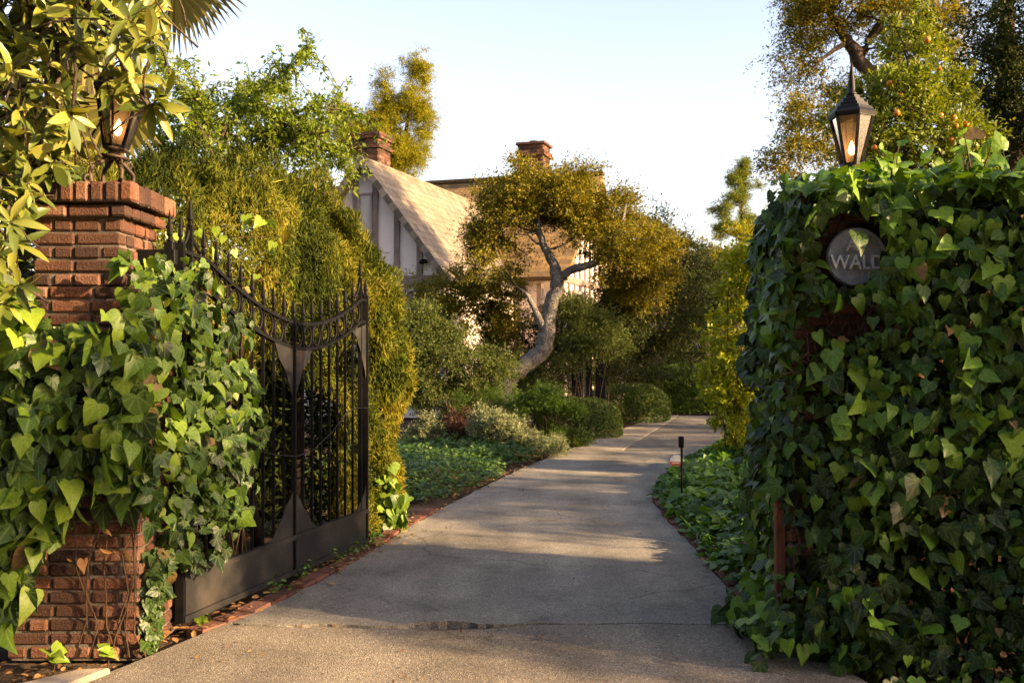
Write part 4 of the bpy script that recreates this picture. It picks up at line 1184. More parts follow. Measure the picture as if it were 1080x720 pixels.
def roof_plane(name, corners, mat, th=.14, parent=house):
    """corners: eave-left, eave-right, ridge-right, ridge-left ; uv in metres with thickness underneath"""
    c = [np.array(p, float) for p in corners]
    ux = nrm(c[1] - c[0]); n = nrm(np.cross(c[1] - c[0], c[3] - c[0])); vy = np.cross(n, ux)
    if n[2] < 0: n = -n
    V = c + [p - n * th for p in c]
    mb = MB(); mb.add(V, [(0, 1, 2, 3), (7, 6, 5, 4), (0, 4, 5, 1), (1, 5, 6, 2), (2, 6, 7, 3), (3, 7, 4, 0)])
    o = mb.build(name, mat, parent); me = o.data; l = me.uv_layers.new(name='UVMap'); off = base_of(o)
    for lp in me.loops:
        p = np.array(me.vertices[lp.vertex_index].co) + off - c[0]; l.data[lp.index].uv = (float(p @ ux), float(p @ vy))
    return o


ze = 5.76 - 2.15 * SL
roof_plane('gable_roof', [hp_(2.15, -.18, ze), hp_(2.15, 8.0, ze), hp_(0, 8.0, 5.76), hp_(0, -.18, 5.76)], M['roof_pale'])
roof_plane('gable_roof', [hp_(-2.15, 8.0, ze), hp_(-2.15, -.18, ze), hp_(0, -.18, 5.76), hp_(0, 8.0, 5.76)], M['roof_pale'])
roof_plane('main_roof', [hp_(-6, 4.55, 3.35), hp_(3.45, 4.55, 3.35), hp_(3.45, 8.62, 6.62), hp_(-6, 8.62, 6.62)], M['roof_gold'])
roof_plane('main_roof', [hp_(3.45, 12.7, 3.35), hp_(-6, 12.7, 3.35), hp_(-6, 8.62, 6.62), hp_(3.45, 8.62, 6.62)], M['roof_gold'])
mb = MB(); mb.bar(hp_(-6, 8.62, 6.64), hp_(3.48, 8.62, 6.64), .22, .1); mb.build('ridge_cap', M['roof_gold'], house)
mb = MB(); hbox(mb, -5.8, 3.2, 5.0, 12.2, 0, 3.3); mb.prism([hp_(3.2, 5.0, 3.28), hp_(3.2, 12.2, 3.28), hp_(3.2, 8.62, 6.3)], -HL * 9); mb.build('main_wall', M['plaster'], house)
for d in np.linspace(5.07, 12.1, 13):                # timbers of the gable end that faces the drive
    mb = MB(); hbox(mb, 3.195, 3.24, d - .07, d + .07, 0.1, 3.3 + (3.0 * (1 - abs(d - 8.6) / 3.65)) * .95); mb.build('timber', M['timber'], house)
for z in (1.7, 3.25):
    mb = MB(); hbox(mb, 3.19, 3.25, 5.0, 12.2, z, z + .17); mb.build('timber', M['timber'], house)
for l in (2.0, 2.6, 3.12):
    mb = MB(); hbox(mb, l - .07, l + .07, 4.95, 5.02, .1, 3.2); mb.build('timber', M['timber'], house)
for d0 in (6.0, 9.2):
    w = MB(); hbox(w, 3.2, 3.27, d0, d0 + 1.1, 2.0, 2.08); hbox(w, 3.2, 3.27, d0, d0 + 1.1, 3.0, 3.08); hbox(w, 3.2, 3.27, d0, d0 + .07, 2.08, 3.0); hbox(w, 3.2, 3.27, d0 + 1.03, d0 + 1.1, 2.08, 3.0); hbox(w, 3.2, 3.265, d0 + .52, d0 + .58, 2.08, 3.0)
    wf = w.build('window', M['window_frame'], house); w = MB(); hbox(w, 3.22, 3.245, d0 + .07, d0 + 1.03, 2.08, 3.0); w.build('pane', M['pane'], wf)
# lower wing to the right
mb = MB(); hbox(mb, 3.25, 8.6, 9.3, 14, 0, 2.55); mb.build('wing_wall', M['plaster'], house)
roof_plane('wing_roof', [hp_(3.3, 8.9, 2.5), hp_(8.9, 8.9, 2.5), hp_(8.9, 11.6, 4.6), hp_(3.3, 11.6, 4.6)], M['roof_gold'])
roof_plane('wing_roof', [hp_(8.9, 14.4, 2.5), hp_(3.3, 14.4, 2.5), hp_(3.3, 11.6, 4.6), hp_(8.9, 11.6, 4.6)], M['roof_gold'])
for l in np.linspace(3.6, 8.5, 8):
    mb = MB(); hbox(mb, l - .06, l + .06, 9.25, 9.32, .1, 2.5); mb.build('timber', M['timber'], house)
for l0 in (4.5, 6.4):
    w = MB(); hbox(w, l0, l0 + 1, 9.22, 9.3, .9, .97); hbox(w, l0, l0 + 1, 9.22, 9.3, 1.95, 2.02); hbox(w, l0, l0 + .06, 9.22, 9.3, .97, 1.95); hbox(w, l0 + .94, l0 + 1, 9.22, 9.3, .97, 1.95)
    wf = w.build('window', M['window_frame'], house); w = MB(); hbox(w, l0 + .06, l0 + .94, 9.26, 9.28, .97, 1.95); w.build('pane', M['pane'], wf)


def chimney(l, d, z0, z1, w):
    mb = MB(); z = z0; k = 0
    while z < z1:
        flare = .06 if z1 - .42 < z < z1 - .3 or z > z1 - .1 else 0
        ww = w / 2 + flare; n = 4
        for side in range(4):
            for i in range(n):
                q = -ww + (i + .5) * 2 * ww / n + (.05 if k % 2 else 0); q = min(max(q, -ww + .1), ww - .1); o = ww - .05
                c = [(q, -o), (o, q), (q, o), (-o, q)][side]; s = (2 * ww / n - .012, .1, .07) if side % 2 == 0 else (.1, 2 * ww / n - .012, .07)
                mb.box(hp_(l + c[0], d + c[1], z + .035 + R.uniform(-.004, .004)), s, HR)
        z += .083; k += 1
    o = mb.build('chimney', M['brick'], house); c = MB(); hbox(c, l - w / 2 + .015, l + w / 2 - .015, d - w / 2 + .015, d + w / 2 - .015, z0 - .5, z1 - .03); c.build('mortar', M['mortar'], o)
    p = MB(); p.lathe(hp_(l, d, z1 - .03), [(.15, 0), (.13, .12), (.11, .12)], 10); p.build('flue', M['iron'], o)


chimney(1.35, 8.62, 6.3, 7.62, .78)
chimney(-1.55, 3.6, 3.0, 7.0, .74)

# low outbuilding far right at the end of the drive
b0 = np.array([7.1, 31.0, 0]); out = thing('outbuilding', b0, 'low grey roofed outbuilding with dark windows beyond the end hedge', 'outbuilding')
mb = MB(); mb.box(b0 + np.array([0, 0, .62]), (4.2, 3, 1.5)); mb.build('wall', M['timber'], out)
roof_plane('roof', [b0 + np.array([-2.4, -1.9, 1.36]), b0 + np.array([2.4, -1.9, 1.36]), b0 + np.array([2.4, 0, 2.4]), b0 + np.array([-2.4, 0, 2.4])], M['roof_grey'], .1, out)
roof_plane('roof', [b0 + np.array([2.4, 1.9, 1.36]), b0 + np.array([-2.4, 1.9, 1.36]), b0 + np.array([-2.4, 0, 2.4]), b0 + np.array([2.4, 0, 2.4])], M['roof_grey'], .1, out)
for x in (-1.4, -.6, .2, 1.0):
    w = MB(); w.box(b0 + np.array([x, -1.52, .95]), (.7, .06, .62)); wf = w.build('window', M['window_frame'], out); w = MB(); w.box(b0 + np.array([x, -1.555, .95]), (.58, .02, .5)); w.build('pane', M['pane'], wf)

# dark arbour posts by the house entrance
t = thing('arbour', at(620, 368, 18.2) * np.array([1, 1, 0]), 'dark painted arbour posts standing in the shrubs beside the drive', 'arbour')
for u in (606, 613, 621, 633):
    mb = MB(); x = at(u, 368, 18.2)[0]; mb.box((x, 18.2 + (.3 if u == 613 else 0), 1.1), (.11 if u != 633 else .17, .11, 2.24)); mb.build('post', M['dark_paint'], t)
for y in (18.1, 18.4):
    mb = MB(); mb.box((1.4, y + .02, 2.27), (1.1, .09, .12)); mb.build('beam', M['dark_paint'], t)

# ------------------------------------------------------------------ trees round the house
def tp(u, v, d, r): return (*at(u, v, d), r)


tree('oak_tree', 'crooked grey trunked oak with a golden crown leaning beside the drive', 'tree', (-.25, 17.1, 0),
     [[(-.32, 17.1, -.05, .22), (-.2, 17.1, .45, .2), tp(535, 402, 17, 0.160), tp(556, 383, 17, 0.152), tp(573, 368, 17, 0.144), tp(577, 345, 17, 0.132), tp(582, 318, 17, 0.120), tp(588, 295, 17, 0.112), tp(582, 275, 17, 0.080), tp(571, 252, 17, 0.060), tp(566, 225, 17, 0.040), tp(575, 195, 17, 0.016)],
      [tp(587, 295, 17, 0.080), tp(605, 284, 16.9, 0.072), tp(628, 277, 16.8, 0.064), tp(645, 268, 16.8, 0.056), tp(655, 240, 16.8, 0.040), tp(660, 215, 16.8, 0.016)],
      [tp(574, 350, 17, 0.072), tp(562, 322, 16.8, 0.048), tp(555, 310, 16.7, 0.03), tp(546, 303, 16.7, 0.012)], [tp(566, 235, 17, 0.040), tp(545, 215, 17.1, 0.028), tp(525, 200, 17.2, 0.012)]],
     [pb(555, 205, 17, 40, 22, .9), pb(520, 222, 17, 26, 30, .8), pb(595, 212, 17, 36, 24, 1.0), pb(635, 225, 17.2, 40, 26, 1.0), pb(548, 188, 17, 18, 14, .5), pb(508, 255, 17, 14, 24, .5), pb(665, 255, 17.4, 30, 26, .9), pb(628, 250, 17.6, 22, 12, .5), pb(690, 250, 17.6, 20, 20, .7), pb(682, 290, 17.8, 30, 26, .8), pb(658, 308, 18.2, 22, 18, .7), pb(600, 188, 17.2, 26, 12, .6), pb(580, 228, 17.6, 40, 14, .7), pb(640, 262, 17.5, 26, 14, .6), pb(520, 285, 17, 16, 14, .5), pb(540, 262, 17.4, 26, 20, .5), pb(632, 290, 17.9, 20, 16, .5), pb(652, 262, 16.6, 28, 16, .5), pb(612, 246, 17.1, 26, 12, .5), pb(560, 232, 16.7, 18, 10, .4)],
     560, 60, .16, .052, M['oak'], M['bark'], gap=-.55, gfreq=1.6, limbs=34, shell=1.6, twigs=160)

tree('shade_tree', 'dense dark leaved tree right of the oak with its top against the sky', 'tree', (2.3, 22.6, 0),
     [[(2.3, 22.6, -.05, .1), (2.35, 22.4, 1.2, .09), (2.6, 21.2, 2.4, .08), (2.9, 20.4, 3.6, .04)]],
     [pb(695, 258, 20, 26, 34, 1.0), pb(705, 295, 20, 32, 34, 1.1), pb(676, 315, 19.6, 34, 34, 1.1), pb(660, 345, 19, 26, 26, .8), pb(715, 335, 20.4, 26, 30, 1.0), pb(692, 358, 20.5, 18, 16, .7), pb(645, 325, 19, 20, 24, .7), pb(720, 366, 21, 16, 14, .6), pb(668, 372, 20.5, 16, 14, .6)],
     300, 62, .2, .06, M['dark_tree'], M['bark_dark'], gap=-.45, gfreq=1.3, limbs=24, shell=1.5)
tree('shade_tree', 'dark tree reaching down to the end hedge beside the outbuilding', 'tree', (4.9, 25.2, 0),
     [[(4.9, 25.2, -.05, .18), (4.9, 25.2, 1.4, .15), (4.9, 25.2, 3.2, .06)]],
     [pb(745, 312, 25.2, 26, 34, 1.0), pb(738, 285, 25.2, 20, 22, .8), pb(764, 325, 25.2, 20, 26, .9), pb(730, 338, 25.2, 16, 24, .8)],
     170, 60, .22, .066, M['dark_tree'], M['bark_dark'], gap=-.5, gfreq=1.2, limbs=16, shell=1.5)
tree('golden_tree', 'small rounded tree with sunlit yellow top beyond the dark trees', 'tree', (5.9, 26.5, 0),
     [[(5.9, 26.5, -.05, .16), (5.9, 26.5, 2, .12), (5.85, 26.5, 4, .04)]],
     [pb(772, 262, 26.5, 30, 20, .8), pb(782, 290, 26.5, 26, 24, .8), pb(760, 275, 26.5, 18, 16, .6)], 110, 55, .2, .07, M['golden'], M['bark_dark'], gap=-.6)
tree('pine_tree', 'tall slim pale green tree rising against the sky above the golden tree', 'tree', (7.3, 31.5, 0),
     [[(7.3, 31.5, -.05, .2), (7.3, 31.5, 4, .12), (7.25, 31.5, 7.4, .03)]],
     [pb(784, 178, 31.5, 6, 9, .3), pb(776, 192, 31.5, 10, 7, .3), pb(792, 198, 31.5, 10, 8, .3), pb(780, 210, 31.5, 16, 8, .4), pb(766, 222, 31.5, 12, 7, .4), pb(792, 222, 31.5, 16, 10, .4), pb(774, 238, 31.5, 20, 9, .5), pb(756, 243, 31.5, 10, 7, .3), pb(794, 242, 31.5, 18, 12, .5), pb(785, 205, 31.5, 7, 30, .3)], 330, 34, .13, .085, M['citrus'], M['bark_dark'], NEED + SLIM, gap=-.3, gfreq=1.4)
tree('cypress_tree', 'golden green cypress with ragged upright tufts behind the steep gable', 'tree', (-4.4, 36, 0),
     [[(-4.4, 36, -.05, .3), (-4.35, 36, 4, .22), (-4.0, 36, 8, .12), (-3.6, 36, 11, .03)]],
     [pb(442, 80, 36, 10, 24, .5), pb(436, 108, 36, 19, 18, .6), pb(446, 128, 36, 15, 20, .5), pb(404, 95, 36, 9, 26, .4), pb(415, 120, 36, 17, 22, .6), pb(396, 130, 36, 16, 22, .6), pb(408, 155, 36, 34, 22, .9), pb(430, 165, 36, 22, 20, .7), pb(356, 115, 36, 6, 18, .3), pb(366, 120, 36, 6, 18, .3), pb(372, 145, 36, 18, 20, .6), pb(428, 70, 36, 6, 10, .3)],
     760, 50, .19, .085, M['golden'], M['bark_dark'], SLIM, gap=-.9, gfreq=1.2, limbs=20, shell=1.5)

# yellow-green tall shrub beside the right ivy
bush('tall_shrub', 'tall yellow green shrub glowing beside the ivy covered right pillar', 'shrub',
     [pb(782, 470, 12.2, 20, 24, .4), pb(774, 425, 12.2, 25, 30, .45), pb(774, 375, 12.2, 24, 32, .45), pb(778, 325, 12.2, 22, 34, .45), pb(786, 285, 12.4, 16, 26, .4), pb(760, 400, 12.1, 14, 26, .3), pb(762, 345, 12.1, 14, 20, .3), pb(796, 380, 12.4, 20, 60, .5)],
     190, 30, .1, .062, M['yellow_shrub'], OVAL, stems=26, gap=-.7, shell=1.8)

# ------------------------------------------------------------------ trees above the right hedge
tree('evergreen_oak', 'tall open evergreen tree with bare dark limbs above the lit lantern', 'tree', (6.4, 18, 0),
     [[(6.6, 18, -.05, .34), (6.5, 18, 3, .3), tp(925, 110, 18, 0.149), tp(905, 62, 18, 0.136), tp(893, 42, 18, 0.093), tp(878, 20, 18, 0.062), tp(862, -10, 18, 0.031)], [tp(905, 62, 18, 0.093), tp(925, 30, 18, 0.068), tp(940, -5, 18, 0.043), tp(945, -60, 18, 0.019)],
      [tp(925, 110, 18.2, 0.087), tp(1000, 110, 18.3, 0.062), tp(1004, 60, 18.3, 0.053), tp(990, 30, 18.3, 0.043), tp(970, 8, 18.3, 0.031), tp(955, -30, 18, 0.019)], [tp(893, 45, 18, 0.050), tp(870, 60, 17.8, 0.031), tp(850, 80, 17.8, 0.012)]],
     [pb(850, 12, 18, 30, 28, .9), pb(885, 0, 18, 40, 30, 1.2), pb(925, 8, 18, 40, 26, 1.2), pb(845, 70, 18, 24, 34, .8), pb(838, 115, 17.6, 18, 22, .6), pb(850, 150, 17.4, 34, 30, .9), pb(830, 168, 17.4, 20, 24, .7), pb(880, 150, 17.4, 30, 40, .8), pb(960, 15, 18, 36, 30, 1.1), pb(940, 60, 18, 26, 22, .7), pb(990, 40, 18.4, 18, 50, .6), pb(870, -50, 18, 60, 36, 1.5), pb(950, -50, 18, 60, 40, 1.5), pb(880, 95, 18.4, 26, 20, .7), pb(860, 40, 18, 26, 20, .7)],
     540, 52, .2, .06, M['oak'], M['bark_dark'], gap=-.42, gfreq=1.5, limbs=44, shell=1.4, twigs=90)
tree('orange_tree', 'orange tree bearing ripe fruit behind the ivy to the right of the lantern', 'tree', (4.0, 10, 0),
     [[(4.0, 10, -.05, .11), (4.0, 10, 1.2, .09), (4.0, 10, 2.4, .07), tp(960, 90, 10, .03)]],
     [pb(955, 70, 10, 30, 40, .5), pb(950, 120, 10, 46, 44, .6), pb(925, 150, 10, 40, 36, .6), pb(985, 145, 10, 40, 38, .6), pb(965, 35, 10.2, 18, 26, .35), pb(905, 120, 10.3, 24, 30, .4), pb(1000, 100, 10.3, 22, 24, .4), pb(980, 200, 10, 80, 50, .8), pb(1010, 150, 10, 22, 28, .4)],
     260, 34, .115, .058, M['citrus'], M['bark_dark'], gap=-.5, gfreq=2.2, limbs=26, shell=1.8, twigs=60)
ot = bpy.data.objects['orange_tree']
for u, v in [(978, 42), (990, 72), (949, 101), (964, 96), (992, 122), (1006, 125), (1008, 133), (1019, 131), (1000, 142), (922, 156), (946, 119), (1003, 148), (938, 88), (1024, 140)]:
    f = MB(); q = at(u, v, R.uniform(9.4, 9.75)); f.ball(q, .032 * R.uniform(.85, 1.1), 12, 9); fo = f.build('orange', M['orange'], ot, True)
    f = MB(); f.tube([q + np.array([0, 0, .034]), q + np.array([.01, .05, .09]), q + np.array([.02, .15, .14])], .003, 4); f.build('stalk', M['stem'], fo)
tree('yew_tree', 'heavy dark tree filling the upper right corner behind the orange tree', 'tree', (5.4, 10.8, 0),
     [[(5.4, 10.8, -.05, .26), (5.4, 10.8, 2, .22), (5.4, 10.8, 4, .14), (5.35, 10.8, 5.6, .05)]],
     [pb(1060, 30, 10.8, 34, 40, 0.69), pb(1045, 85, 10.8, 36, 40, 0.69), pb(1085, 70, 10.8, 50, 60, 0.92), pb(1060, 140, 10.8, 48, 40, 0.85), pb(1090, 0, 10.8, 50, 50, 0.92), pb(1030, 150, 10.8, 26, 40, 0.54), pb(1110, 130, 10.8, 60, 60, 1.08), pb(1075, -45, 10.8, 50, 40, 0.92)],
     300, 56, .16, .046, M['dark_tree'], M['bark_dark'], gap=-.5, gfreq=1.3, limbs=24, shell=1.5, twigs=60)

# ------------------------------------------------------------------ shrubs on the left side of the drive
bush('large_shrub', 'big dark shrub with a golden fringe filling the space left of the oak trunk', 'shrub', [pb(500, 390, 18.2, 30, 36, .7), pb(500, 335, 18.2, 38, 40, .7), pb(498, 298, 18.2, 32, 22, .6), pb(468, 330, 18.2, 24, 34, .6), pb(530, 335, 18.3, 18, 30, .5), pb(520, 380, 18.2, 26, 30, .6), pb(438, 335, 18.6, 22, 40, .6), pb(445, 390, 18.6, 24, 36, .6), pb(540, 300, 18.4, 14, 18, .4)], 360, 55, .15, .052, M['oak'], stems=12, gap=-.6, shell=1.8)
bush('broad_shrub', 'grey green small leaved shrub spreading in front of the darker one by the hedge', 'shrub', [pb(450, 400, 15.6, 30, 26, .5), pb(455, 368, 15.6, 34, 28, .5), pb(490, 385, 15.6, 30, 24, .5), pb(520, 388, 15.8, 20, 18, .4), pb(440, 345, 15.6, 20, 22, .4), pb(475, 412, 15.7, 34, 16, .5)], 300, 42, .13, .046, M['shrub'], stems=14, gap=-.55, shell=1.6)
bush('broad_shrub', 'dark drooping shrub in front of the oak trunk above the nandina', 'shrub', [pb(618, 352, 17.3, 26, 26, .5), pb(606, 330, 17.3, 14, 18, .4), pb(640, 356, 17.4, 20, 24, .5), pb(602, 372, 17.2, 14, 16, .4), pb(560, 400, 17.9, 26, 22, .5)], 210, 48, .14, .046, M['shrub'], stems=14, gap=-.55, shell=1.6)
bush('understorey_shrub', 'deep green shrub filling the shade between the oak trunk and the arbour', 'shrub', [pb(575, 350, 19.6, 22, 34, .6), pb(600, 385, 19.6, 34, 30, .6), pb(560, 390, 19.4, 22, 24, .5), pb(640, 380, 20, 18, 24, .5), pb(545, 345, 19.4, 14, 30, .4), pb(612, 350, 20.2, 26, 26, .6), pb(645, 400, 22.6, 26, 16, .6), pb(680, 396, 23, 22, 14, .6), pb(660, 372, 23.4, 24, 22, .6), pb(520, 345, 19.6, 18, 26, .5)], 420, 46, .16, .05, M['dark_tree'], stems=10, gap=-.7, shell=1.6)
bush('round_shrub', 'rounded variegated silver green shrub at the bend of the drive', 'shrub', [pb(522, 458, 14.2, 26, 24, .35), pb(516, 452, 14.1, 20, 20, .3), pb(530, 462, 14.1, 18, 20, .3)], 230, 34, .05, .036, M['sage'], stems=10, shell=6)
bush('round_shrub', 'smaller silvery round shrub tucked against the conifer hedge', 'shrub', [pb(450, 462, 14.4, 19, 20, .28), pb(440, 468, 14.4, 12, 14, .2)], 140, 32, .05, .034, M['sage'], stems=8, shell=6)
bush('grassy_shrub', 'wispy reddish clump standing between the two silvery shrubs', 'shrub', [pb(484, 456, 14.8, 13, 22, .2), pb(474, 460, 15, 10, 18, .2)], 60, 22, .08, .09, M['red_leaf'], NEED, stems=8, shell=1.5)
bush('low_shrub', 'fresh green mounded shrub behind the variegated round shrub', 'shrub', [pb(500, 432, 15.4, 30, 18, .4), pb(525, 428, 15.4, 18, 16, .3), pb(480, 440, 15.3, 18, 18, .3)], 120, 40, .1, .05, M['nandina'], NEED, stems=8, shell=2)
bush('lacy_shrub', 'bright green lacy shrub with tiered spreading branches by the boxwood', 'shrub', [pb(578, 455, 14.8, 10, 12, .2), pb(568, 424, 14.8, 20, 8, .35), pb(588, 430, 14.8, 20, 7, .35), pb(556, 432, 14.8, 14, 8, .3), pb(604, 434, 14.8, 10, 6, .25), pb(578, 414, 14.8, 14, 5, .25)], 130, 34, .09, .055, M['nandina'], SLIM, stems=22, shell=2, up=1.2, flat=.35)
bush('flowering_clump', 'low pale leaved clump with small flowers at the drive edge', 'shrub', [pb(576, 472, 13.9, 18, 14, .25), pb(558, 468, 14.2, 12, 14, .2), pb(590, 470, 14, 10, 10, .2)], 80, 30, .06, .04, M['sage'], SLIM, stems=8, shell=2)
bush('low_shrub', 'small dark green mound between the lacy shrub and the drive', 'shrub', [pb(598, 465, 15.3, 18, 11, .25), pb(612, 464, 15.5, 12, 9, .2)], 80, 34, .07, .04, M['box'], stems=6, shell=3)


def clipped(name, label, c, size, n, lsz, mat, rz=0., rnd=3.0, cat='hedge', lump=.035, group=None):
    t = thing(name, (c[0], c[1], 0), label, cat, group)
    th = rng.random(n) * 2 * PI; cz = rng.uniform(-.35, 1, n); sr = np.sqrt(np.clip(1 - cz ** 2, 0, 1))
    d = np.column_stack([np.cos(th) * sr, np.sin(th) * sr, cz]); k = (np.abs(d) ** rnd).sum(1) ** (-1 / rnd); q = d * k[:, None]
    nn = nrm(np.sign(q) * np.abs(q) ** (rnd - 1)); q = q * (1 + lump * vnoise(q + np.array([c[0], c[1], 0]), 1.8))[:, None] - nn * (rng.random(n) ** 2)[:, None] * .07
    hx, hy, hz = size; P = q * np.array([hx, hy, hz * .74]); P[:, 2] += hz * .26
    cs, sn = math.cos(rz), math.sin(rz); Rm = np.array([[cs, -sn, 0], [sn, cs, 0], [0, 0, 1]]); P = P @ Rm.T + np.array([c[0], c[1], 0]); nn = nn @ Rm.T; ok = P[:, 2] > .02
    al = nrm(nn * .7 + rng.normal(size=(n, 3)) * .7); nm = nrm(nn + rng.normal(size=(n, 3)) * .6)
    leaf_mesh('foliage', P[ok], al[ok], nm[ok], lsz * rng.uniform(.7, 1.3, ok.sum()), mat, t, OVAL)
    mb = MB()
    for k in range(8): a = rng.random() * 6.28; limb(mb, (c[0] + .1 * math.cos(a), c[1] + .1 * math.sin(a), -.03), (c[0] + hx * .6 * math.cos(a) * cs, c[1] + hy * .6 * math.sin(a), hz * .75), .02, .006, .08)
    mb.build('stems', M['bark_dark'], t, True)
    return t


clipped('boxwood_hedge', 'nearest dark rounded boxwood hedge left of the drive below the arbour', (1.15, 17.3), (.74, .62, .64), 18000, .032, M['box'], -.3)
clipped('boxwood_hedge', 'farther flat topped boxwood hedge curving along the path', (2.45, 21.0), (.85, 1.0, .76), 18000, .036, M['box'], -.3)
clipped('end_hedge', 'long clipped hedge closing the end of the drive under the dark trees', (4.5, 23.9), (1.75, .75, 1.1), 46000, .05, M['nandina'], -.1, 4)
clipped('end_hedge', 'lighter flat topped hedge row behind the end hedge', (5.6, 26.2), (1.8, .6, 1.4), 22000, .055, M['nandina'], 0, 4)

# ------------------------------------------------------------------ ground covers
def cover(name, label, pts_fn, n, size, mat, tmpl, hmax, tone_mu=.45, mound=.3):
    P, z = pts_fn(n)
    k = len(P); Q = np.column_stack([P, z])
    al = nrm(rng.normal(size=(k, 3)) * np.array([1, 1, .3]) + np.array([0, -.25, .05])); nm = nrm(rng.normal(size=(k, 3)) * .45 + np.array([0, -.15, 1]))
    tone = np.clip(tone_mu + .25 * vnoise(Q, 2.) + rng.normal(size=k) * .2, 0, 1)
    o = leaf_mesh(name, Q, al, nm, size * np.exp(rng.normal(size=k) * .28), mat, None, tmpl, tone, 'stuff', loc=(P[:, 0].mean(), P[:, 1].mean(), 0)); tag(o, label, 'ground cover'); return o


gre = np.array(sorted([(y, x) for x, y in gr]))
gle = np.array(sorted([(y, x) for x, y in gl]))


def bed_right(n):
    y = 5.55 + 9.4 * rng.random(n) ** 1.25; e = np.interp(y, gre[:, 0], gre[:, 1]) + .02; x = e + (3.6 - e) * rng.random(n)
    d = (x - e); h = .03 + .24 * np.clip(d / .45, 0, 1) ** .6 + .06 * vnoise(np.column_stack([x, y, x * 0]), 2.2) * np.clip(d / .3, 0, 1) + np.clip(.13 - d, 0, .13) * 0
    z = h * (.25 + .75 * rng.random(n) ** .5) ; ok = (z > .01) & (d > .03 * rng.random(n)); ok &= ~((x > 1.28) & (x < 2.2) & (y < 5.75))
    return np.column_stack([x, y])[ok], z[ok]


def bed_left(n):
    y = 9.9 + 4.4 * rng.random(n); e = np.interp(y, gle[:, 0], gle[:, 1]) - .12 - .12 * np.sin(y * 2.1); x = e - (e + 2.3) * rng.random(n)
    d = e - x; h = .04 + .2 * np.clip(d / .5, 0, 1) ** .6 + .05 * vnoise(np.column_stack([x, y, x * 0]), 2.4)
    h *= np.clip((y - 9.8) / .7, .2, 1); z = h * (.25 + .75 * rng.random(n) ** .5); ok = z > .01
    return np.column_stack([x, y])[ok], z[ok]


cover('ground_cover', 'low ivy ground cover filling the bed right of the drive', bed_right, 11500, .07, M['cover'], IVY, .3)
cover('ground_cover', 'low periwinkle ground cover in the bed left of the drive', bed_left, 12000, .05, M['periwinkle'], OVAL, .3)


def weeds(n):
    u = rng.uniform(300, 432, n); w_ = rng.random(n); s = (u - 300) / 132
    P = np.array([GA + GD * (GL * (1.0 * q + .12)) for q in s]); P[:, :2] += (rng.normal(size=(n, 2)) * .06); P += GN * .05
    keep = vnoise(P, 3.5) > .0
    return P[keep][:, :2], (.01 + .08 * rng.random(n) ** 2)[keep]


cover('weeds', 'scattered green weeds along the brick edge beneath the gate', weeds, 420, .035, M['cover'], OVAL, .1, .7)


def litter_pts(n):
    s = rng.uniform(-.15, 1.15, n); P = np.array([GA + GD * (GL * q) for q in s]) + GN * (.1 + rng.normal(size=(n, 1)) * .07)
    return P[:, :2], np.full(n, .014) + .012 * rng.random(n)


P, z = litter_pts(150); k = len(P); Q = np.column_stack([P, z])
o = leaf_mesh('leaf_litter', Q, nrm(rng.normal(size=(k, 3)) * np.array([1, 1, .15])), nrm(rng.normal(size=(k, 3)) * .3 + np.array([0, 0, 1])), .045 * rng.uniform(.6, 1.4, k), M['litter'], None, OVAL, None, 'stuff', (-1.4, 6.4, 0)); tag(o, 'dry brown leaves strewn along the bottom of the gate', 'leaf litter')
k = 260; Q = np.column_stack([rng.uniform(-2.9, -1.8, k), rng.uniform(4.2, 4.85, k), np.full(k, -.035) + .03 * rng.random(k)])
k2 = 240; yy = 5.4 + 9 * rng.random(k2); Q2 = np.column_stack([np.interp(yy, gre[:, 0], gre[:, 1]) + .1 + .1 * rng.normal(size=k2), yy, .012 + .02 * rng.random(k2)])
k3 = 330; yy = 7.6 + 7 * rng.random(k3); Q3 = np.column_stack([np.interp(yy, gle[:, 0], gle[:, 1]) - .06 + .09 * rng.normal(size=k3), yy, .008 + .015 * rng.random(k3)])
Q = np.vstack([Q, Q2, Q3]); k = len(Q)
o = leaf_mesh('leaf_litter', Q, nrm(rng.normal(size=(k, 3)) * np.array([1, 1, .2])), nrm(rng.normal(size=(k, 3)) * .4 + np.array([0, 0, 1])), .035 * rng.uniform(.5, 1.4, k), M['litter'], None, OVAL, None, 'stuff', (0, 6, 0)); tag(o, 'small dry leaves at the foot of the left pillar and along both drive edges', 'leaf litter')
k = 320; yy = 4.3 + 9 * rng.random(k) ** 1.6; Q = np.column_stack([rng.uniform(-1.6, 1.3, k), yy, np.full(k, .006)]); ok = np.interp(yy, gle[:, 0], gle[:, 1]) < Q[:, 0]; Q = Q[ok]; k = len(Q)
o = leaf_mesh('leaf_litter', Q, nrm(rng.normal(size=(k, 3)) * np.array([1, 1, .1])), nrm(rng.normal(size=(k, 3)) * .25 + np.array([0, 0, 1])), .016 * rng.uniform(.5, 1.7, k), M['litter'], None, OVAL, None, 'stuff', (0, 7, 0)); tag(o, 'tiny leaf scraps scattered over the asphalt', 'leaf litter')
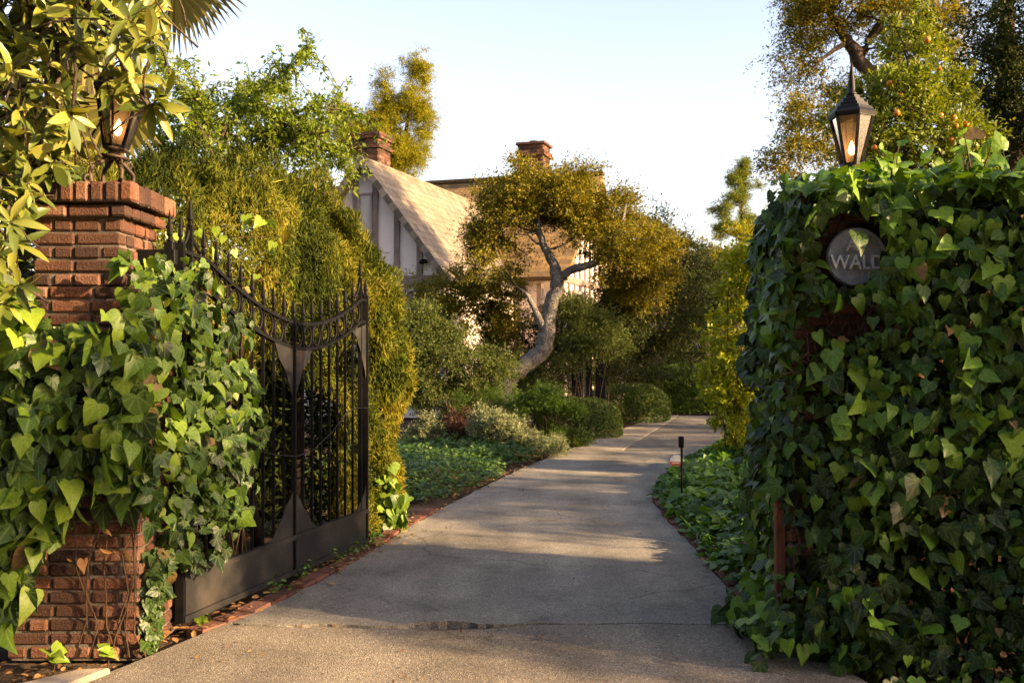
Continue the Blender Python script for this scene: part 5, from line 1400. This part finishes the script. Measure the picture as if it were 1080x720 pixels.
# small green sprouts by the pillar foot
for (u, v, d, lab) in ((56, 690, 4.72, 'single heart leaved ivy sprout at the left pillar foot'), (113, 684, 4.75, 'little pale weed sprouting before the left pillar bricks'), (212, 660, 5.42, 'small bright weed growing under the near end of the gate')):
    q = at(u, v, d); q[2] = max(q[2], .03); t = thing('sprout', (q[0], q[1], 0), lab, 'weed'); mb = MB(); mb.tube([(q[0], q[1], -.05), (q[0] + .01, q[1], q[2] * .6), tuple(q)], .004, 5); mb.build('stem', M['stem'], t, True)
    k = 4; leaf_mesh('leaves', q + rng.normal(size=(k, 3)) * .012, nrm(rng.normal(size=(k, 3)) * .6 + np.array([0, -.4, 0])), nrm(rng.normal(size=(k, 3)) * .3 + np.array([0, -.6, .7])), .085 if u == 56 else .06, M['ivy_left'], t, IVY, rng.uniform(.7, 1, k))

# ------------------------------------------------------------------ path light and alarm sign
q = on_ground(719, 535, .02); d = q[1]
t = thing('path_light', (q[0], q[1], 0), 'slim black path light standing at the edge of the right bed', 'path light')
mb = MB(); zt_ = at(718, 460, d)[2]; mb.tube([(q[0], d, -.1), (q[0], d, zt_ - .09)], .011, 8); mb.build('post', M['iron'], t, True)
mb = MB(); mb.box((q[0] - .008, d - .012, zt_ - .05), (.045, .065, .105)); mb.build('lamp_head', M['iron'], t, False, .006)
mb = MB(); mb.tube([(q[0], d, zt_ - .012), (q[0], d, zt_)], .008, 6); mb.build('cap_pin', M['iron'], t)
c = at(713.5, 486, 11.4)
t = thing('alarm_sign', (c[0], c[1], 0), 'little white and red yard alarm sign on a stake beside the path light', 'sign')
oc = [(math.cos(PI / 8 + k * PI / 4) * .075, math.sin(PI / 8 + k * PI / 4) * .075) for k in range(8)]
mb = MB(); mb.prism([(c[0] + a, c[1], c[2] + b) for a, b in oc], (0, .012, 0)); mb.build('board', M['white_paint'], t)
mb = MB(); mb.prism([(c[0] - .076, c[1] - .004, c[2] - .03), (c[0] - .03, c[1] - .004, c[2] - .074), (c[0] + .03, c[1] - .004, c[2] - .074), (c[0] + .076, c[1] - .004, c[2] - .03), (c[0] + .076, c[1] - .004, c[2] - .005), (c[0] - .076, c[1] - .004, c[2] - .005)], (0, .003, 0)); mb.build('red_band', M['red_paint'], t)
mb = MB(); mb.box((c[0], c[1] - .004, c[2] - .02), (.1, .004, .008)); mb.build('stripe', M['white_paint'], t)
mb = MB(); mb.bar((c[0], c[1] + .016, -.1), (c[0], c[1] + .016, c[2] + .02), .012); mb.build('stake', M['plate'], t)

# ------------------------------------------------------------------ trees to the right of the view that shade the drive
SUN = nrm(np.array([.93, -.36, 0.0])); SEL = math.radians(18.5)


def shade_tree(x, y, h, r, label, n=170, per=40, z0=1.2, lsz=.1):
    rr = (h - z0) / 2
    tree('street_tree', label, 'tree', (x, y, 0), [[(x, y, -.05, .2), (x + .1, y, h * .4, .15), (x, y + .1, h * .8, .05)]],
         [(x, y, z0 + rr, r, r, rr), (x + r * .4, y + .3, z0 + rr * 1.2, r * .8, r * .8, rr * .8), (x - r * .3, y - .4, z0 + rr * .8, r * .8, r * .8, rr * .7)], n, per, .3, lsz, M['dark_tree'], M['bark_dark'], gap=-.5, gfreq=.8, limbs=14, shell=1.5, twigs=10)


for x_, y_, h_, r_, z_, n_c, lb in [(11.5, -.9, 6.9, 1.2, 4.6, 44, 'small street tree right of the gate, nearest the road'), (11.5, 1.75, 6.0, 1.0, 1.2, 130, 'street tree right of the gate, second from the road'), (11.5, 5.75, 6.4, 1.65, 1.2, 170, 'street tree behind the right wall, level with the gate leaf'), (11.5, 12.5, 6.8, 1.9, 1.2, 170, 'street tree east of the orange tree'), (12.0, 16.0, 6.8, 2.2, 1.2, 170, 'street tree beyond the yew'), (11.0, 19.8, 6.8, 2.2, 1.2, 170, 'street tree beside the tall evergreen'), (12.0, 24.0, 6.8, 2.2, 1.2, 170, 'street tree level with the end hedge')]:
    shade_tree(x_, y_, h_, r_, lb, n_c, 40, z_)

# ------------------------------------------------------------------ unseen wood behind the camera and far backdrop of woods
def sky_block_wood():  # trees out of view, added to cut sky light from behind
    n = 26000; x = rng.uniform(-26, 13, n); y = -9.5 - 3 * rng.random(n) - np.clip(x, 0, 20) * .35; h = 10.5 + 2.2 * np.sin(x * .7) + 1.3 * np.sin(x * 1.9 + 1)
    Q = np.column_stack([x, y, h * rng.random(n) ** .8])
    o = leaf_mesh('woodland', Q, nrm(rng.normal(size=(n, 3))), nrm(rng.normal(size=(n, 3)) + np.array([0, .8, .3])), .55 * rng.uniform(.6, 1.3, n), M['dark_tree'], None, OVAL, None, 'stuff', (-6, -11, 0)); tag(o, 'tall dark trees lining the other side of the street', 'woodland')


sky_block_wood()


def far_wood():
    P = []
    n = 26000; th = rng.uniform(-.95, .95, n); d = 52 + 26 * rng.random(n); x = np.sin(th) * d; y = np.cos(th) * d
    h = 5.2 + 1.6 * np.sin(th * 9) + 1.1 * np.sin(th * 23 + 1) + .8 * vnoise(np.column_stack([th * 10, th * 0, th * 0]), 2)
    z = h * rng.random(n) ** .7; Q = np.column_stack([x, y, z])
    o = leaf_mesh('woodland', Q, nrm(rng.normal(size=(n, 3))), nrm(rng.normal(size=(n, 3)) + np.array([0, -.4, .6])), .62 * rng.uniform(.6, 1.3, n), M['dark_tree'], None, OVAL, None, 'stuff', (0, 60, 0)); tag(o, 'distant woodland closing the view behind the house', 'woodland')


far_wood()

# ------------------------------------------------------------------ light, sky, camera
sun = bpy.data.lights.new('sun', 'SUN'); sun.energy = 5.0; sun.angle = math.radians(.6); sun.color = (1.0, .8, .46)
so = bpy.data.objects.new('sun', sun); COL.objects.link(so)
dirv = Vector((SUN[0] * math.cos(SEL), SUN[1] * math.cos(SEL), math.sin(SEL))); so.rotation_euler = dirv.to_track_quat('Z', 'Y').to_euler(); so.location = (20, -8, 12)
w = bpy.data.worlds.new('World'); scene.world = w; w.use_nodes = True; nt = w.node_tree
sky = nt.nodes.new('ShaderNodeTexSky'); sky.sky_type = 'NISHITA'; sky.sun_disc = False; sky.sun_elevation = SEL; sky.sun_rotation = math.atan2(SUN[0], SUN[1])
sky.air_density = 1.0; sky.dust_density = 2.0; sky.ozone_density = 1.0
nt.links.new(sky.outputs[0], nt.nodes['Background'].inputs['Color']); nt.nodes['Background'].inputs['Strength'].default_value = .11
cam = bpy.data.cameras.new('camera'); cam.sensor_width = 36; cam.lens = 35; cam.shift_y = 8 / 1080; cam.clip_end = 3000; cam.clip_start = .05
cam.dof.use_dof = True; cam.dof.focus_distance = 5.6; cam.dof.aperture_fstop = 5.6
co = bpy.data.objects.new('camera', cam); co.location = (0, 0, EYE); co.rotation_euler = (PI / 2, 0, 0); COL.objects.link(co); scene.camera = co
scene.view_settings.view_transform = 'Standard'; scene.view_settings.look = 'None'; scene.view_settings.exposure = 2.1; scene.view_settings.gamma = 1
scene.cycles.max_bounces = 6; scene.cycles.diffuse_bounces = 3; scene.cycles.glossy_bounces = 2; scene.cycles.transmission_bounces = 4; scene.cycles.transparent_max_bounces = 8
scene.cycles.use_denoising = True; scene.cycles.caustics_reflective = False; scene.cycles.caustics_refractive = False
scene.view_settings.use_white_balance = True; scene.view_settings.white_balance_temperature = 7700; scene.view_settings.white_balance_tint = 26
